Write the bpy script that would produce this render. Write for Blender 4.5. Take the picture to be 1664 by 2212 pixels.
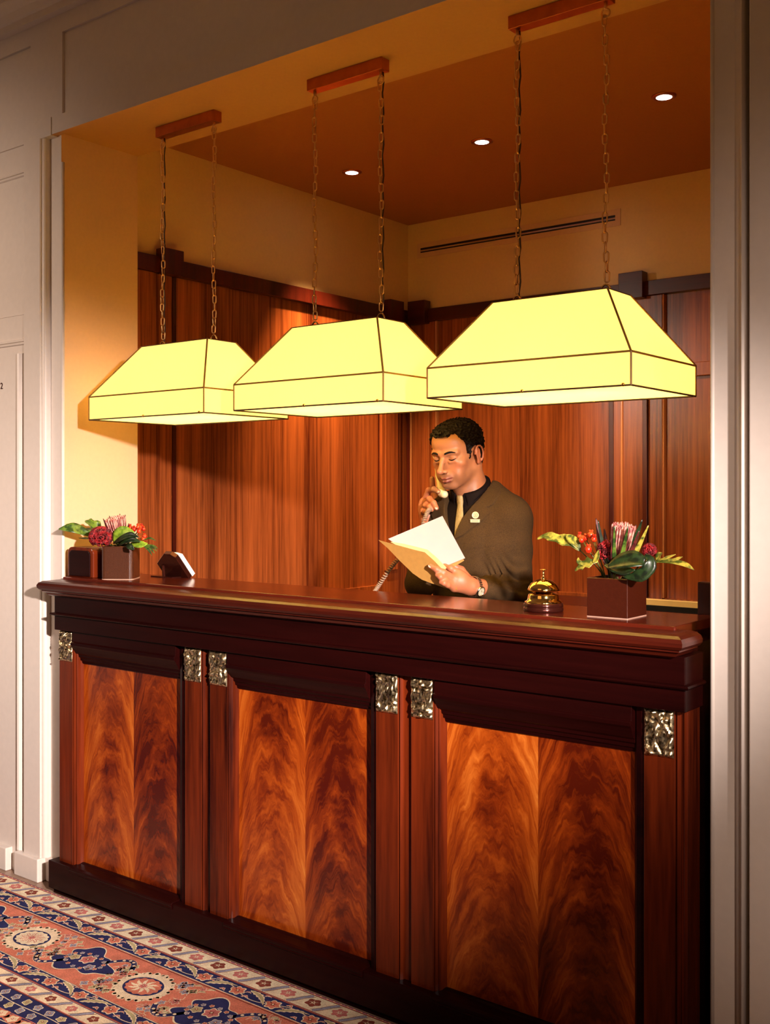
import bpy, bmesh, math, random
import numpy as np
from mathutils import Vector, Matrix, noise as mnoise
for o in list(bpy.data.objects): bpy.data.objects.remove(o)
SC = bpy.context.scene; COL = SC.collection
PI = math.pi
random.seed(7)

# ------------------------------------------------------------------ camera
TH = math.radians(37.97); FPX = 2330.0; CAMH = 1.5; HORY = 1059.0
cam_d = bpy.data.cameras.new('camera'); cam = bpy.data.objects.new('camera', cam_d); COL.objects.link(cam)
cam.location = (0, 0, CAMH); cam.rotation_euler = (PI/2, 0, TH)
cam_d.sensor_fit = 'HORIZONTAL'; cam_d.sensor_width = 36.0; cam_d.lens = FPX/1664*36.0
cam_d.shift_y = -(1106-HORY)/1664; cam_d.clip_start = 0.05
SC.camera = cam

# ------------------------------------------------------------------ world, exposure, big lights
SC.view_settings.view_transform = 'Standard'; SC.view_settings.look = 'None'
SC.view_settings.exposure = 0.0; SC.view_settings.gamma = 1.0; SC.view_settings.use_curve_mapping = False
w = bpy.data.worlds.new('world'); SC.world = w; w.use_nodes = True
w.node_tree.nodes['Background'].inputs[0].default_value = (0.9, 0.55, 0.25, 1)
w.node_tree.nodes['Background'].inputs[1].default_value = 0.05

def aim(o, p):
    o.rotation_euler = (Vector(p)-o.location).to_track_quat('-Z', 'Y').to_euler()
def spot(name, loc, tgt, power, col, size, blend, radius=0.1):
    l = bpy.data.lights.new(name, 'SPOT'); l.energy = power; l.color = col; l.spot_size = math.radians(size); l.spot_blend = blend
    l.shadow_soft_size = radius
    o = bpy.data.objects.new(name, l); COL.objects.link(o); o.location = loc; aim(o, tgt); return o
def area(name, loc, tgt, power, col, sx, sy):
    l = bpy.data.lights.new(name, 'AREA'); l.energy = power; l.color = col; l.shape = 'RECTANGLE'; l.size = sx; l.size_y = sy
    o = bpy.data.objects.new(name, l); COL.objects.link(o); o.location = loc; aim(o, tgt); return o
# photographer's lamp right of the camera: it throws the desk's shadow on the white wall
key = spot('key_lamp', (1.25, 0.35, 2.22), (-4.0, 2.30, 0.58), 2500, (1.0, 0.84, 0.78), 59, 1.0, 0.07)
key.scale = (1.0, 0.56, 1.0)       # spot cone squeezed in height so the upper reveal stays dim
spot('post_fill', (0.7, -0.7, 1.6), (-0.62, 2.48, 1.25), 175, (1.0, 0.76, 0.64), 40, 1.0, 0.15)  # added unseen fill spot that brightens the right post
# added warm fill for the hall, unseen behind the camera
area('hall_fill', (-1.5, -1.6, 3.2), (-1.6, 2.4, 1.2), 9, (1.0, 0.52, 0.20), 2.0, 1.2)
spot('hall_fill_left', (-4.8, -0.6, 2.75), (-4.35, 2.45, 1.9), 300, (1.0, 0.76, 0.60), 54, 1.0, 0.25)  # added frontal fill for the left wall, placed to miss the reveal

# ------------------------------------------------------------------ helpers
def srgb(r, g, b):
    f = lambda v: (v/255/12.92) if v/255 <= .04045 else ((v/255+.055)/1.055)**2.4
    return (f(r), f(g), f(b), 1.0)
class NT:
    def __init__(s, name):
        s.m = bpy.data.materials.new(name); s.m.use_nodes = True; s.t = s.m.node_tree
        s.t.nodes.clear(); s.out = s.t.nodes.new('ShaderNodeOutputMaterial')
    def n(s, typ, ins=None, **kw):
        nd = s.t.nodes.new('ShaderNode'+typ)
        for k, v in kw.items(): setattr(nd, k, v)
        for k, v in (ins or {}).items():
            sk = nd.inputs[k]
            if isinstance(v, bpy.types.NodeSocket): s.t.links.new(v, sk)
            else: sk.default_value = v
        return nd
    def math(s, op, a, b=None, c=None):
        ins = {0: a}
        if b is not None: ins[1] = b
        if c is not None: ins[2] = c
        return s.n('Math', ins, operation=op).outputs[0]
    def ramp(s, fac, stops, interp='LINEAR'):
        nd = s.n('ValToRGB', {0: fac}); cr = nd.color_ramp; cr.interpolation = interp
        while len(cr.elements) < len(stops): cr.elements.new(0.5)
        for e, (p, c) in zip(cr.elements, stops): e.position = p; e.color = c
        return nd.outputs[0]
    def bsdf(s, **ins):
        nd = s.n('BsdfPrincipled', {k.replace('_', ' '): v for k, v in ins.items()})
        s.t.links.new(nd.outputs[0], s.out.inputs[0]); return nd
def simple(name, col, rough=0.5, metal=0.0, bump=0.0, bscale=80, var=0.06, **kw):
    t = NT(name); co = t.n('TexCoord').outputs['Object']
    nz = t.n('TexNoise', {'Vector': co, 'Scale': bscale*0.3, 'Detail': 4.0}).outputs[0]
    dk = tuple(c*(1-var*2) for c in col[:3])+(1,); lt = tuple(min(1, c*(1+var)) for c in col[:3])+(1,)
    cc = t.ramp(nz, [(0.3, dk), (0.7, lt)])
    ins = dict(Base_Color=cc, Roughness=rough, Metallic=metal); ins.update(kw)
    if bump:
        b = t.n('TexNoise', {'Vector': co, 'Scale': float(bscale), 'Detail': 3.0}).outputs[0]
        ins['Normal'] = t.n('Bump', {'Height': b, 'Strength': bump, 'Distance': 0.002}).outputs[0]
    t.bsdf(**ins); return t.m

def link(o, parent=None):
    COL.objects.link(o)
    if parent is not None: o.parent = parent
    return o
def obj(name, bm, mat, parent=None, bevel=0, smooth=False, seg=2):
    me = bpy.data.meshes.new(name); 
    if not smooth or bevel: bmesh.ops.recalc_face_normals(bm, faces=bm.faces)
    else: bmesh.ops.recalc_face_normals(bm, faces=bm.faces)
    bm.to_mesh(me); bm.free()
    mats = mat if isinstance(mat, (list, tuple)) else [mat]
    for m in mats: me.materials.append(m)
    if smooth:
        me.polygons.foreach_set('use_smooth', [True]*len(me.polygons))
    o = bpy.data.objects.new(name, me); link(o, parent)
    if parent is not None:
        o.location = tuple(-Vector(parent.get('org', (0, 0, 0))))
    if bevel:
        b = o.modifiers.new('bevel', 'BEVEL'); b.width = bevel; b.segments = seg; b.limit_method = 'ANGLE'; b.angle_limit = math.radians(40)
        if smooth is False: pass
    return o
def thing(name, label, cat, loc=(0, 0, 0), group=None):
    o = bpy.data.objects.new(name, None); COL.objects.link(o); o.location = loc; o['org'] = loc
    o.empty_display_size = 0.1
    o['label'] = label; o['category'] = cat
    if group: o['group'] = group
    return o
def tag(o, label, cat, group=None):
    o['label'] = label; o['category'] = cat
    if group: o['group'] = group
    return o
def struct(o): o['kind'] = 'structure'; return o
def B(*boxes):
    bm = bmesh.new()
    for b in boxes: abox(bm, *b)
    return bm
def abox(bm, x0, x1, y0, y1, z0, z1, mi=0):
    v = [bm.verts.new(p) for p in ((x0,y0,z0),(x1,y0,z0),(x1,y1,z0),(x0,y1,z0),(x0,y0,z1),(x1,y0,z1),(x1,y1,z1),(x0,y1,z1))]
    for f in ((0,3,2,1),(4,5,6,7),(0,1,5,4),(1,2,6,5),(2,3,7,6),(3,0,4,7)):
        fc = bm.faces.new([v[i] for i in f]); fc.material_index = mi
def prism_x(bm, prof, x0, x1, miter0=0, miter1=0):
    """profile of (y,z) run along x; miter: x shift per unit of -y (corner return)"""
    y_ref = max(p[0] for p in prof)
    a = [bm.verts.new((x0-miter0*(y_ref-y), y, z)) for y, z in prof]
    b = [bm.verts.new((x1+miter1*(y_ref-y), y, z)) for y, z in prof]
    n = len(prof)
    for i in range(n): bm.faces.new((a[i], a[(i+1) % n], b[(i+1) % n], b[i]))
    bm.faces.new(a); bm.faces.new(b[::-1])
def prism_z(bm, prof, z0, z1):
    a = [bm.verts.new((x, y, z0)) for x, y in prof]; b = [bm.verts.new((x, y, z1)) for x, y in prof]
    n = len(prof)
    for i in range(n): bm.faces.new((a[i], a[(i+1) % n], b[(i+1) % n], b[i]))
    bm.faces.new(a); bm.faces.new(b[::-1])
def lathe(bm, prof, c=(0, 0, 0), n=40):
    rings = []
    for r, z in prof:
        if r < 1e-6: rings.append([bm.verts.new((c[0], c[1], c[2]+z))])
        else: rings.append([bm.verts.new((c[0]+r*math.cos(2*PI*k/n), c[1]+r*math.sin(2*PI*k/n), c[2]+z)) for k in range(n)])
    for a, b in zip(rings, rings[1:]):
        for k in range(n):
            k2 = (k+1) % n
            if len(a) == 1 and len(b) == 1: continue
            if len(a) == 1: bm.faces.new((a[0], b[k], b[k2]))
            elif len(b) == 1: bm.faces.new((a[k], a[k2], b[0]))
            else: bm.faces.new((a[k], a[k2], b[k2], b[k]))
def tube(bm, pts, r, n=8, closed=False):
    pts = [Vector(p) for p in pts]; N = len(pts); rings = []
    rr = r if isinstance(r, (list, tuple)) else [r]*N
    up = None
    for i, p in enumerate(pts):
        if closed: t = pts[(i+1) % N]-pts[i-1]
        else: t = pts[min(i+1, N-1)]-pts[max(i-1, 0)]
        t.normalize()
        if up is None: up = Vector((0, 0, 1)) if abs(t.z) < .9 else Vector((1, 0, 0))
        s = t.cross(up)
        if s.length < 1e-6: s = t.orthogonal()
        s.normalize(); up = s.cross(t).normalized()
        rings.append([bm.verts.new(p+(s*math.cos(2*PI*k/n)+up*math.sin(2*PI*k/n))*rr[i]) for k in range(n)])
    for i in range(N if closed else N-1):
        a, b = rings[i], rings[(i+1) % N]
        for k in range(n): bm.faces.new((a[k], a[(k+1) % n], b[(k+1) % n], b[k]))
    if not closed: bm.faces.new(rings[0][::-1]); bm.faces.new(rings[-1])
def sphere(bm, c, r, u=16, v=10, sq=(1, 1, 1)):
    m = Matrix.Translation(c) @ Matrix.Diagonal((r*sq[0], r*sq[1], r*sq[2], 1))
    bmesh.ops.create_uvsphere(bm, u_segments=u, v_segments=v, radius=1, matrix=m)

# ------------------------------------------------------------------ materials
def wood(name, dark, light, rough=0.28, axis='Z', stripes=34.0, spec=0.5, amp=1.0, coat=0.0):
    t = NT(name); co = t.n('TexCoord').outputs['Object']
    sc = {'Z': (stripes, stripes, 1.1), 'X': (1.1, stripes, stripes), 'Y': (stripes, 1.1, stripes)}[axis]
    mp = t.n('Mapping', {'Vector': co, 'Scale': sc}).outputs[0]
    n1 = t.n('TexNoise', {'Vector': mp, 'Scale': 1.0, 'Detail': 5.0, 'Roughness': 0.6, 'Distortion': 0.25}).outputs[0]
    mp2 = t.n('Mapping', {'Vector': co, 'Scale': tuple(x*.13 for x in sc)}).outputs[0]
    n2 = t.n('TexNoise', {'Vector': mp2, 'Scale': 1.0, 'Detail': 2.0}).outputs[0]
    mp3 = t.n('Mapping', {'Vector': co, 'Scale': tuple(x*6 for x in sc)}).outputs[0]
    n3 = t.n('TexNoise', {'Vector': mp3, 'Scale': 1.0, 'Detail': 3.0}).outputs[0]
    s = t.math('MULTIPLY_ADD', n1, 0.6, t.math('MULTIPLY_ADD', n2, 0.5, t.math('MULTIPLY', n3, 0.25)))
    mid = tuple((a+b)/2 for a, b in zip(dark, light))
    cc = t.ramp(s, [(0.5, dark), (0.66, mid), (0.85, light)])
    bmp = t.n('Bump', {'Height': n3, 'Strength': 0.08, 'Distance': 0.001}).outputs[0]
    t.bsdf(Base_Color=cc, Roughness=rough, Normal=bmp, Coat_Weight=coat, Coat_Roughness=0.12, Specular_IOR_Level=spec)
    return t.m
M = {}
M['wall_wood'] = wood('sapele_wall', srgb(74, 27, 11), srgb(166, 88, 42), 0.25, 'Z', 52)
M['dark_wood'] = wood('dark_mahogany', srgb(40, 9, 5), srgb(74, 20, 12), 0.3, 'X', 26)
M['dark_wood_v'] = wood('dark_mahogany_upright', srgb(44, 10, 5), srgb(82, 24, 12), 0.3, 'Z', 26)
M['desk_dark'] = wood('desk_mahogany', srgb(16, 2, 2), srgb(36, 6, 5), 0.32, 'X', 20, 0.12)
M['desk_top'] = wood('counter_top_mahogany', srgb(58, 15, 8), srgb(100, 32, 15), 0.2, 'X', 16, coat=0.3)
M['desk_post'] = wood('pilaster_mahogany', srgb(36, 7, 4), srgb(116, 42, 14), 0.25, 'Z', 16, 0.3)
def flame(name, seed):
    t = NT(name); uv = t.n('UVMap', uv_map='uv').outputs[0]
    sp = t.n('SeparateXYZ', {0: uv}); u, v = sp.outputs[0], sp.outputs[1]
    au = t.math('SUBTRACT', t.math('FRACT', t.math('ADD', u, 1.0)), 0.5)      # -.5.. .5 in each leaf
    side = t.math('GREATER_THAN', u, 0.0)
    wv = t.n('CombineXYZ', {0: au, 1: v, 2: t.math('ADD', t.math('MULTIPLY', side, 3.7), float(seed))}).outputs[0]
    d1 = t.n('TexNoise', {'Vector': wv, 'Scale': 2.4, 'Detail': 2.0}).outputs[0]
    d2 = t.n('TexNoise', {'Vector': wv, 'Scale': 9.0, 'Detail': 4.0}).outputs[0]
    a2 = t.math('ADD', t.math('ADD', au, -0.02), t.math('MULTIPLY', t.math('SUBTRACT', d1, 0.5), 0.20))
    par = t.math('POWER', t.math('ABSOLUTE', a2), 2.4)
    p = t.math('ADD', t.math('MULTIPLY_ADD', par, 1.15, v), t.math('MULTIPLY', t.math('SUBTRACT', d2, 0.5), 0.10))
    zz = t.math('ADD', t.math('MULTIPLY', side, 5.3), float(seed)*2.1)
    v1 = t.n('CombineXYZ', {0: t.math('MULTIPLY', p, 13.0), 1: t.math('MULTIPLY', a2, 2.4), 2: zz}).outputs[0]
    n1 = t.n('TexNoise', {'Vector': v1, 'Scale': 1.0, 'Detail': 7.0, 'Roughness': 0.66, 'Distortion': 0.15}).outputs[0]
    v2 = t.n('CombineXYZ', {0: t.math('MULTIPLY', p, 70.0), 1: t.math('MULTIPLY', a2, 6.0), 2: zz}).outputs[0]
    n2 = t.n('TexNoise', {'Vector': v2, 'Scale': 1.0, 'Detail': 3.0}).outputs[0]
    v3 = t.n('CombineXYZ', {0: t.math('MULTIPLY', au, 2.2), 1: t.math('MULTIPLY', v, 1.8), 2: zz}).outputs[0]
    n3 = t.n('TexNoise', {'Vector': v3, 'Scale': 1.0, 'Detail': 2.0}).outputs[0]
    # the leaves brighten towards their right edge, where the figure runs out into straight stripes
    edge = t.math('MULTIPLY', t.math('POWER', t.math('ABSOLUTE', au), 1.4), 0.42)
    lf = t.math('MULTIPLY', t.math('ADD', au, 0.0), 0.10)
    s = t.math('MULTIPLY_ADD', n1, 0.85, t.math('MULTIPLY', n2, 0.30))
    s = t.math('ADD', s, t.math('MULTIPLY', t.math('SUBTRACT', n3, 0.5), 0.55))
    s = t.math('ADD', t.math('ADD', s, edge), lf)
    s = t.math('SUBTRACT', s, t.math('MULTIPLY', side, 0.11))
    cc = t.ramp(s, [(0.40, srgb(76, 18, 4)), (0.56, srgb(124, 44, 8)), (0.70, srgb(162, 70, 15)), (0.86, srgb(196, 102, 32)), (1.0, srgb(218, 136, 54))])
    t.bsdf(Base_Color=cc, Roughness=0.24, Coat_Weight=0.3, Coat_Roughness=0.1)
    return t.m
M['white'] = simple('white_gloss_paint', srgb(222, 211, 200), 0.42, bump=0.05, bscale=140, var=0.015)
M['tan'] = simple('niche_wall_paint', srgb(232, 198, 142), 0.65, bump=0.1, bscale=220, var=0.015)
M['shaded_soffit'] = simple('shaded_soffit_paint', srgb(186, 138, 80), 0.65, bump=0.1, bscale=220, var=0.015)  # darker than the reveal paint: the soffit's dimness is put into its colour
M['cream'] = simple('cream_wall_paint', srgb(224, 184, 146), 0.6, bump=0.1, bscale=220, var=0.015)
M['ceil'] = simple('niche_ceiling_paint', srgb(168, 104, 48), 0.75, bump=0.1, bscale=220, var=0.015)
M['brass'] = simple('polished_brass', (0.90, 0.62, 0.22, 1), 0.09, 1.0, var=0.02)
M['chrome'] = simple('chrome', (0.86, 0.84, 0.80, 1), 0.2, 1.0, var=0.02)
M['copper'] = simple('brushed_copper', srgb(190, 110, 66), 0.34, 1.0, var=0.08)
M['chain'] = simple('aged_brass_chain', srgb(226, 180, 116), 0.36, 1.0, var=0.1)
M['black'] = simple('black_paint', srgb(16, 12, 11), 0.4)

def shade_mat(name, em, strength, trans):
    t = NT(name)
    e = t.n('Emission', {'Color': em, 'Strength': strength}).outputs[0]
    co = t.n('TexCoord').outputs['Object']
    nz = t.n('TexNoise', {'Vector': t.n('Mapping', {'Vector': co, 'Scale': (300., 300., 300.)}).outputs[0], 'Scale': 1.0}).outputs[0]
    cc = t.ramp(nz, [(0.3, tuple(c*.92 for c in trans[:3])+(1,)), (0.7, trans)])
    tr = t.n('BsdfTranslucent', {'Color': cc}).outputs[0]
    df = t.n('BsdfDiffuse', {'Color': (0.5, 0.42, 0.2, 1)}).outputs[0]
    mx = t.n('MixShader', {0: 0.35, 1: tr, 2: df}).outputs[0]
    ad = t.n('AddShader', {0: mx, 1: e}).outputs[0]
    t.t.links.new(ad, t.out.inputs[0]); return t.m
M['shade'] = shade_mat('glowing_parchment', (1.0, 0.76, 0.30, 1), 0.52, (0.9, 0.75, 0.3, 1))
M['diffuser'] = shade_mat('glowing_diffuser', (1.0, 0.66, 0.16, 1), 1.25, (0.9, 0.82, 0.55, 1))
M['tape'] = simple('brown_edge_tape', srgb(120, 84, 26), 0.6)
M['tape_dark'] = simple('dark_edge_frame', srgb(62, 40, 20), 0.5)

# ------------------------------------------------------------------ the room
YF = 2.48; XL = -3.50; XR = -0.955; ZH = 2.86; YI = 2.845       # opening
NX0, NX1, NY, NZ = -3.656, -0.35, 4.897, 3.0                    # niche
FX0, FX1 = -6.5, 2.6
CZ = 3.5
def S(name, bm, mat, **k): return struct(obj(name, bm, mat, **k))
S('floor', B((FX0, FX1, -3.5, NY+.2, -0.12, 0.0)), simple('floor_stone', srgb(150, 120, 100), 0.35, var=0.1))
S('ceiling', B((FX0, FX1, -3.5, YF+.02, CZ, CZ+.1)), M['white'])
# front wall round the opening (its face is recessed zone C right at the opening)
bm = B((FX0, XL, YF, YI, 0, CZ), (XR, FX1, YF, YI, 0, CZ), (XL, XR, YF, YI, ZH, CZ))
ow = obj('wall_front', bm, [M['white'], M['cream'], M['shaded_soffit']])
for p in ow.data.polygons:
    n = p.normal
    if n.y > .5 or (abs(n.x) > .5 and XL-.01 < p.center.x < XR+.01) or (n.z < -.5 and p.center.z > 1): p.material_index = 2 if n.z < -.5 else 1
struct(ow)
S('wall_left', B((NX0-.12, NX0, YI, NY+.12, 0, NZ)), M['tan'])
S('wall_back', B((NX0, NX1, NY, NY+.12, 0, NZ)), M['tan'])
S('wall_right', B((NX1, NX1+.12, YI, NY+.12, 0, NZ)), M['tan'])
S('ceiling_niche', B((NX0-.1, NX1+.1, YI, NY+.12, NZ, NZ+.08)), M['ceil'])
S('wall_hall_left', B((FX0-.1, FX0, -3.5, YF, 0, CZ)), M['white'])
S('wall_hall_right', B((FX1, FX1+.1, -3.5, YF, 0, CZ)), M['white'])
S('wall_hall_rear', B((FX0, FX1, -3.6, -3.5, 0, CZ)), M['white'])

# pilaster panelling left and right of the opening, proud of the wall by 5 cm (zones A and B)
def arc(cx, cy, r, a0, a1, n=6):
    return [(cx+r*math.cos(math.radians(a0+(a1-a0)*i/n)), cy+r*math.sin(math.radians(a0+(a1-a0)*i/n))) for i in range(n+1)]
Bx1 = -3.588; Bx0 = -3.697; YB = 2.445
# zone B: a flat with an ogee return to the wall on its opening side
prof = [(Bx0, YF), (Bx0, YB+.006), (Bx0+.004, YB), (Bx1, YB), (Bx1+.004, YB+.004)] + [(Bx1+.003, YB+.008)] + arc(Bx1+.005, YB+.022, .015, -100, 0, 8) + [(Bx1+.020, YF)]
bm = bmesh.new(); prism_z(bm, prof, 0.09, 2.849)
S('trim_1', bm, M['white'])
# zone A: wide panel field, with bead on its right side up to 2.03 m and a frame above
bm = B((FX0, -3.755, YB+.012, YF, 0, 2.036), (FX0, Bx0, YB+.012, YF, 2.036, 2.849))
prism_z(bm, [(-3.755, YF), (-3.755, YB+.012), (-3.748, YB+.004), (-3.738, YB), (-3.730, YB+.003), (-3.722, YB+.012), (-3.716, YB+.024), (-3.714, YF)], 0.09, 2.036)
S('trim_2', bm, M['white'])
# fine grooves and rails of the left panelling
bm = bmesh.new()
for z in (2.738, 2.080):
    prism_x(bm, [(YB+.012, z-.012), (YB+.004, z-.009), (YB+.003, z-.002), (YB+.009, z), (YB+.003, z+.002), (YB+.004, z+.009), (YB+.012, z+.012)], FX0, -3.695)
abox(bm, FX0, -3.695, YB+.0095, YB+.0125, 2.187, 2.190)
S('trim_3', bm, M['white'])
# skirting blocks
bm = B((FX0, -3.790, YB-.017, YF, 0, .09), (-3.735, Bx1+.010, YB-.017, YF, 0, .09), (Bx1+.010, -3.45, YF-.018, YF, 0, .09), (-3.790, -3.735, YF-.01, YF, 0, .09))
S('baseboard_left', bm, M['white'], bevel=.004)
# header beam over the opening
bm = B((FX0, -3.523, YB+.004, YF, 2.849, 2.919), (-3.523, FX1, YB+.008, YF, 2.853, 2.919),
       (FX0, FX1, YB+.018, YF, 2.919, CZ-.02),
       (FX0, -3.66, YB+.010, YB+.02, 3.225, CZ), (FX0, FX1, YB+.008, YB+.02, 3.226, CZ), (-3.66, -3.456, YB+.008, YB+.02, 2.919, 3.226), (FX0, -3.66, YB+.0095, YB+.02, 2.919, 3.2))
o4 = S('trim_4', bm, [M['white'], M['shaded_soffit']])
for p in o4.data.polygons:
    if p.normal.z < -.5 and abs(p.center.z-2.853) < .001: p.material_index = 1  # underside takes the shaded soffit colour to dull its lit strip
bm = bmesh.new()
prism_x(bm, [(YF, 3.295), (YB+.008, 3.295), (YB-.02, 3.297), (YB-.022, 3.322), (YB-.035, 3.326), (YB-.05, 3.345), (YB-.08, 3.375), (YB-.09, 3.395), (YB-.11, 3.398), (YB-.112, 3.41), (YB-.16, 3.44), (YB-.2, 3.47), (YB-.2, CZ), (YF, CZ)], FX0, FX1)
S('trim_5', bm, M['white'])
# corner bead on the left reveal
bm = bmesh.new(); prism_z(bm, arc(XL+.002, YF+.006, .007, -180, 180, 10)[:-1], 0, 2.75); S('trim_6', bm, M['white'], smooth=True)
# right side: flat, cove, groove, flat
bm = bmesh.new()
x0 = -.902
prism_z(bm, [(x0, YF), (x0, YF-.002), (x0+.008, YF-.006), (x0+.018, YF-.014), (x0+.026, YF-.027), (x0+.030, YF-.045), (x0+.034, YF-.05), (x0+.034, YF)], 0, 2.86)
S('trim_7', bm, M['white'], smooth=True)
S('trim_8', B((-.851, FX1, YF-.052, YF, 0, 2.86)), M['white'], bevel=.003)
bm = bmesh.new(); prism_z(bm, arc(XR-.001, YF+.003, .006, -180, 180, 10)[:-1], 0, 2.86); S('trim_9', bm, M['white'], smooth=True)

# ------------------------------------------------------------------ niche panelling (sapele) with a dark rail and corbel blocks
ZB = 0.985; ZR0 = 2.435; ZR1 = 2.505
M['fillet'] = wood('highlight_fillet', srgb(150, 84, 48), srgb(214, 146, 96), 0.16, 'Z', 20)
def panelling_left():
    X = NX0
    bm = B((X, X+.012, YI+.002, NY, 0, ZR0+.02)); S('trim_10', bm, M['wall_wood'])                       # field
    st = [(YI+.002, 3.135), (4.62, 4.79)]
    bm = bmesh.new()
    for a, b in st: abox(bm, X+.010, X+.030, a, b, 0, ZR0)
    abox(bm, X+.010, X+.026, 3.14, 4.62, .86, ZB)
    S('trim_11', bm, M['wall_wood'], bevel=.002)
    # dark top rail
    S('trim_12', B((X+.008, X+.045, YI+.002, NY, ZR0, ZR1)), M['dark_wood_v'], bevel=.002)
    bm = bmesh.new()
    for a, b in ((3.055, 3.165), (4.64, 4.76)): abox(bm, X+.02, X+.075, a, b, ZR0-.005, ZR1+.035)
    S('trim_13', bm, M['dark_wood_v'], bevel=.002)
    S('shadow_strip_left', B((X+.028, X+.0325, 3.137, 3.158, 0, ZR0), (X+.008, X+.0125, 4.606, 4.622, 0, ZR0)), M['dark_wood_v'])  # dark strips painting in the shadow gaps beside the stiles
    bm = B((X+.028, X+.042, 4.64, 4.75, 1.06, 2.4)); S('trim_14', bm, M['wall_wood'], bevel=.004)
panelling_left()
def panelling_back():
    Y = NY
    S('trim_15', B((NX0, NX1, Y-.012, Y, 0, ZR0+.02)), M['wall_wood'])
    bm = B((-3.62, -3.44, Y-.032, Y-.01, 0, ZR0), (-2.40, -2.12, Y-.032, Y-.01, 0, ZR0), (NX0, NX1, Y-.026, Y-.01, .86, ZB))
    abox(bm, -2.12, NX1, Y-.028, Y-.01, 2.035, 2.10)
    S('trim_16', bm, M['wall_wood'], bevel=.003)
    bm = B((-3.595, -3.475, Y-.05, Y-.03, ZB, 2.02), (-2.318, -2.19, Y-.05, Y-.03, ZB, 2.02))
    S('trim_17', bm, M['wall_wood'], bevel=.006)
    S('trim_18', B((NX0+.02, NX1, Y-.045, Y-.008, ZR0, ZR1)), M['dark_wood'], bevel=.002)
    bm = bmesh.new()
    for a, b in ((-3.60, -3.485), (-2.325, -2.20)): abox(bm, a, b, Y-.08, Y-.02, ZR0-.012, ZR1+.045)
    S('trim_19', bm, M['dark_wood'], bevel=.002)
    # thin polished fillets at the stile edges, paler wood painting in their highlight
    bm = B((-3.441, -3.432, Y-.040, Y-.01, ZB, ZR0), (-2.318-.012, -2.318, Y-.046, Y-.03, ZB, 2.02), (-2.119, -2.112, Y-.034, Y-.01, ZB, ZR0), (-3.61, -3.598, Y-.046, Y-.03, ZB, 2.02))
    S('trim_20', bm, M['fillet'], bevel=.003)
    S('shadow_strip_back', B((-2.398, -2.372, Y-.0345, Y-.01, ZB, ZR0), (-2.214, -2.190, Y-.0505, Y-.01, ZB, 2.02), (-3.64, -3.618, Y-.034, Y-.01, ZB, ZR0)), M['dark_wood_v'], bevel=.002)  # dark strips laid on as shadow along the stiles and raised panel
panelling_back()

# slot diffuser high on the back wall
v = thing('air_vent', 'long slim cream air slot with dark slits high on back wall', 'air vent', (-2.97, NY, 2.845))
obj('frame', B((-3.59, -2.35, NY-.004, NY, 2.803, 2.886)), M['cream'], v, bevel=.001)
obj('slot', B((-3.565, -2.378, NY-.0055, NY-.003, 2.846, 2.857), (-3.565, -2.378, NY-.0055, NY-.003, 2.831, 2.837)), M['black'], v)
obj('blade', B((-3.565, -2.378, NY-.008, NY-.003, 2.838, 2.845)), M['chrome'], v)

# recessed downlights
def em(name, col, s):
    t = NT(name); e = t.n('Emission', {'Color': col, 'Strength': s}); t.t.links.new(e.outputs[0], t.out.inputs[0]); return t.m
M['lens'] = em('downlight_lens', (1, .9, .75, 1), 18)
dl = [(-3.25, 3.91, 'glowing round ceiling downlight nearest the left wall of the niche'), (-2.523, 3.91, 'glowing round ceiling downlight in the middle of the row of three'), (-1.688, 3.89, 'glowing round ceiling downlight nearest the right hand post')]
for i, (x, y, lb) in enumerate(dl):
    t = thing('recessed_downlight', lb, 'ceiling light', (x, y, NZ), 'downlights in the niche ceiling')
    bm = bmesh.new(); lathe(bm, [(.030, .0), (.030, -.006), (.044, -.006), (.047, -.002), (.047, 0)], (x, y, NZ), 32); obj('trim_ring', bm, M['copper'], t, smooth=True)
    bm = bmesh.new(); lathe(bm, [(0, -.007), (.031, -.005), (.031, 0)], (x, y, NZ), 24); obj('lens', bm, M['lens'], t, smooth=True)
    tg = [(-3.62, 4.35, 0.7), (-2.9, 4.9, 1.0), (-1.9, 4.9, 1.1)][i]
    spot('downlight_beam', (x, y, NZ-.02), tg, [480, 190, 100][i], (1.0, 0.62, 0.28), 66, 1.0, 0.03)

# ------------------------------------------------------------------ the desk
DX0, DX1, DY = -3.43, -0.99, 2.40
desk = thing('reception_desk', 'long mahogany reception desk with three flame veneer panels in the opening', 'reception desk', (-2.2, 2.55, 0))
# body
obj('carcase', B((DX0+.03, DX1-.02, DY+.085, 2.66, 0, 1.13)), M['desk_dark'], desk)
# counter top: rounded nosing moulding with returns, raised polished plate
def nosing(bm, y, z0, out):   # profile in (offset outward, z)
    return
prof = [(0, 1.166), (.012, 1.1665), (.028, 1.164), (.038, 1.158), (.043, 1.149), (.042, 1.140), (.036, 1.133), (.030, 1.131), (.030, 1.127), (.020, 1.122), (.014, 1.114), (.006, 1.110), (.0, 1.108)]
bm = bmesh.new(); rings = []
def ring(off, z): return [bm.verts.new(p) for p in ((DX0-off, DY+.09-.005+.0, z),)]
def rect_loft(bm, prof, x0, x1, y0, y1):
    rs = []
    for off, z in prof:
        rs.append([bm.verts.new((x0-off, y1, z)), bm.verts.new((x0-off, y0-off, z)), bm.verts.new((x1+off, y0-off, z)), bm.verts.new((x1+off, y1, z))])
    for a, b in zip(rs, rs[1:]):
        for k in range(4): bm.faces.new((a[k], a[(k+1) % 4], b[(k+1) % 4], b[k]))
    bm.faces.new(rs[0]); bm.faces.new(rs[-1][::-1])
prof = [(-.3, 1.166)]+prof
prof = prof[1:]
rect_loft(bm, prof, DX0, DX1-.03, DY-.005, 2.475)
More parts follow.
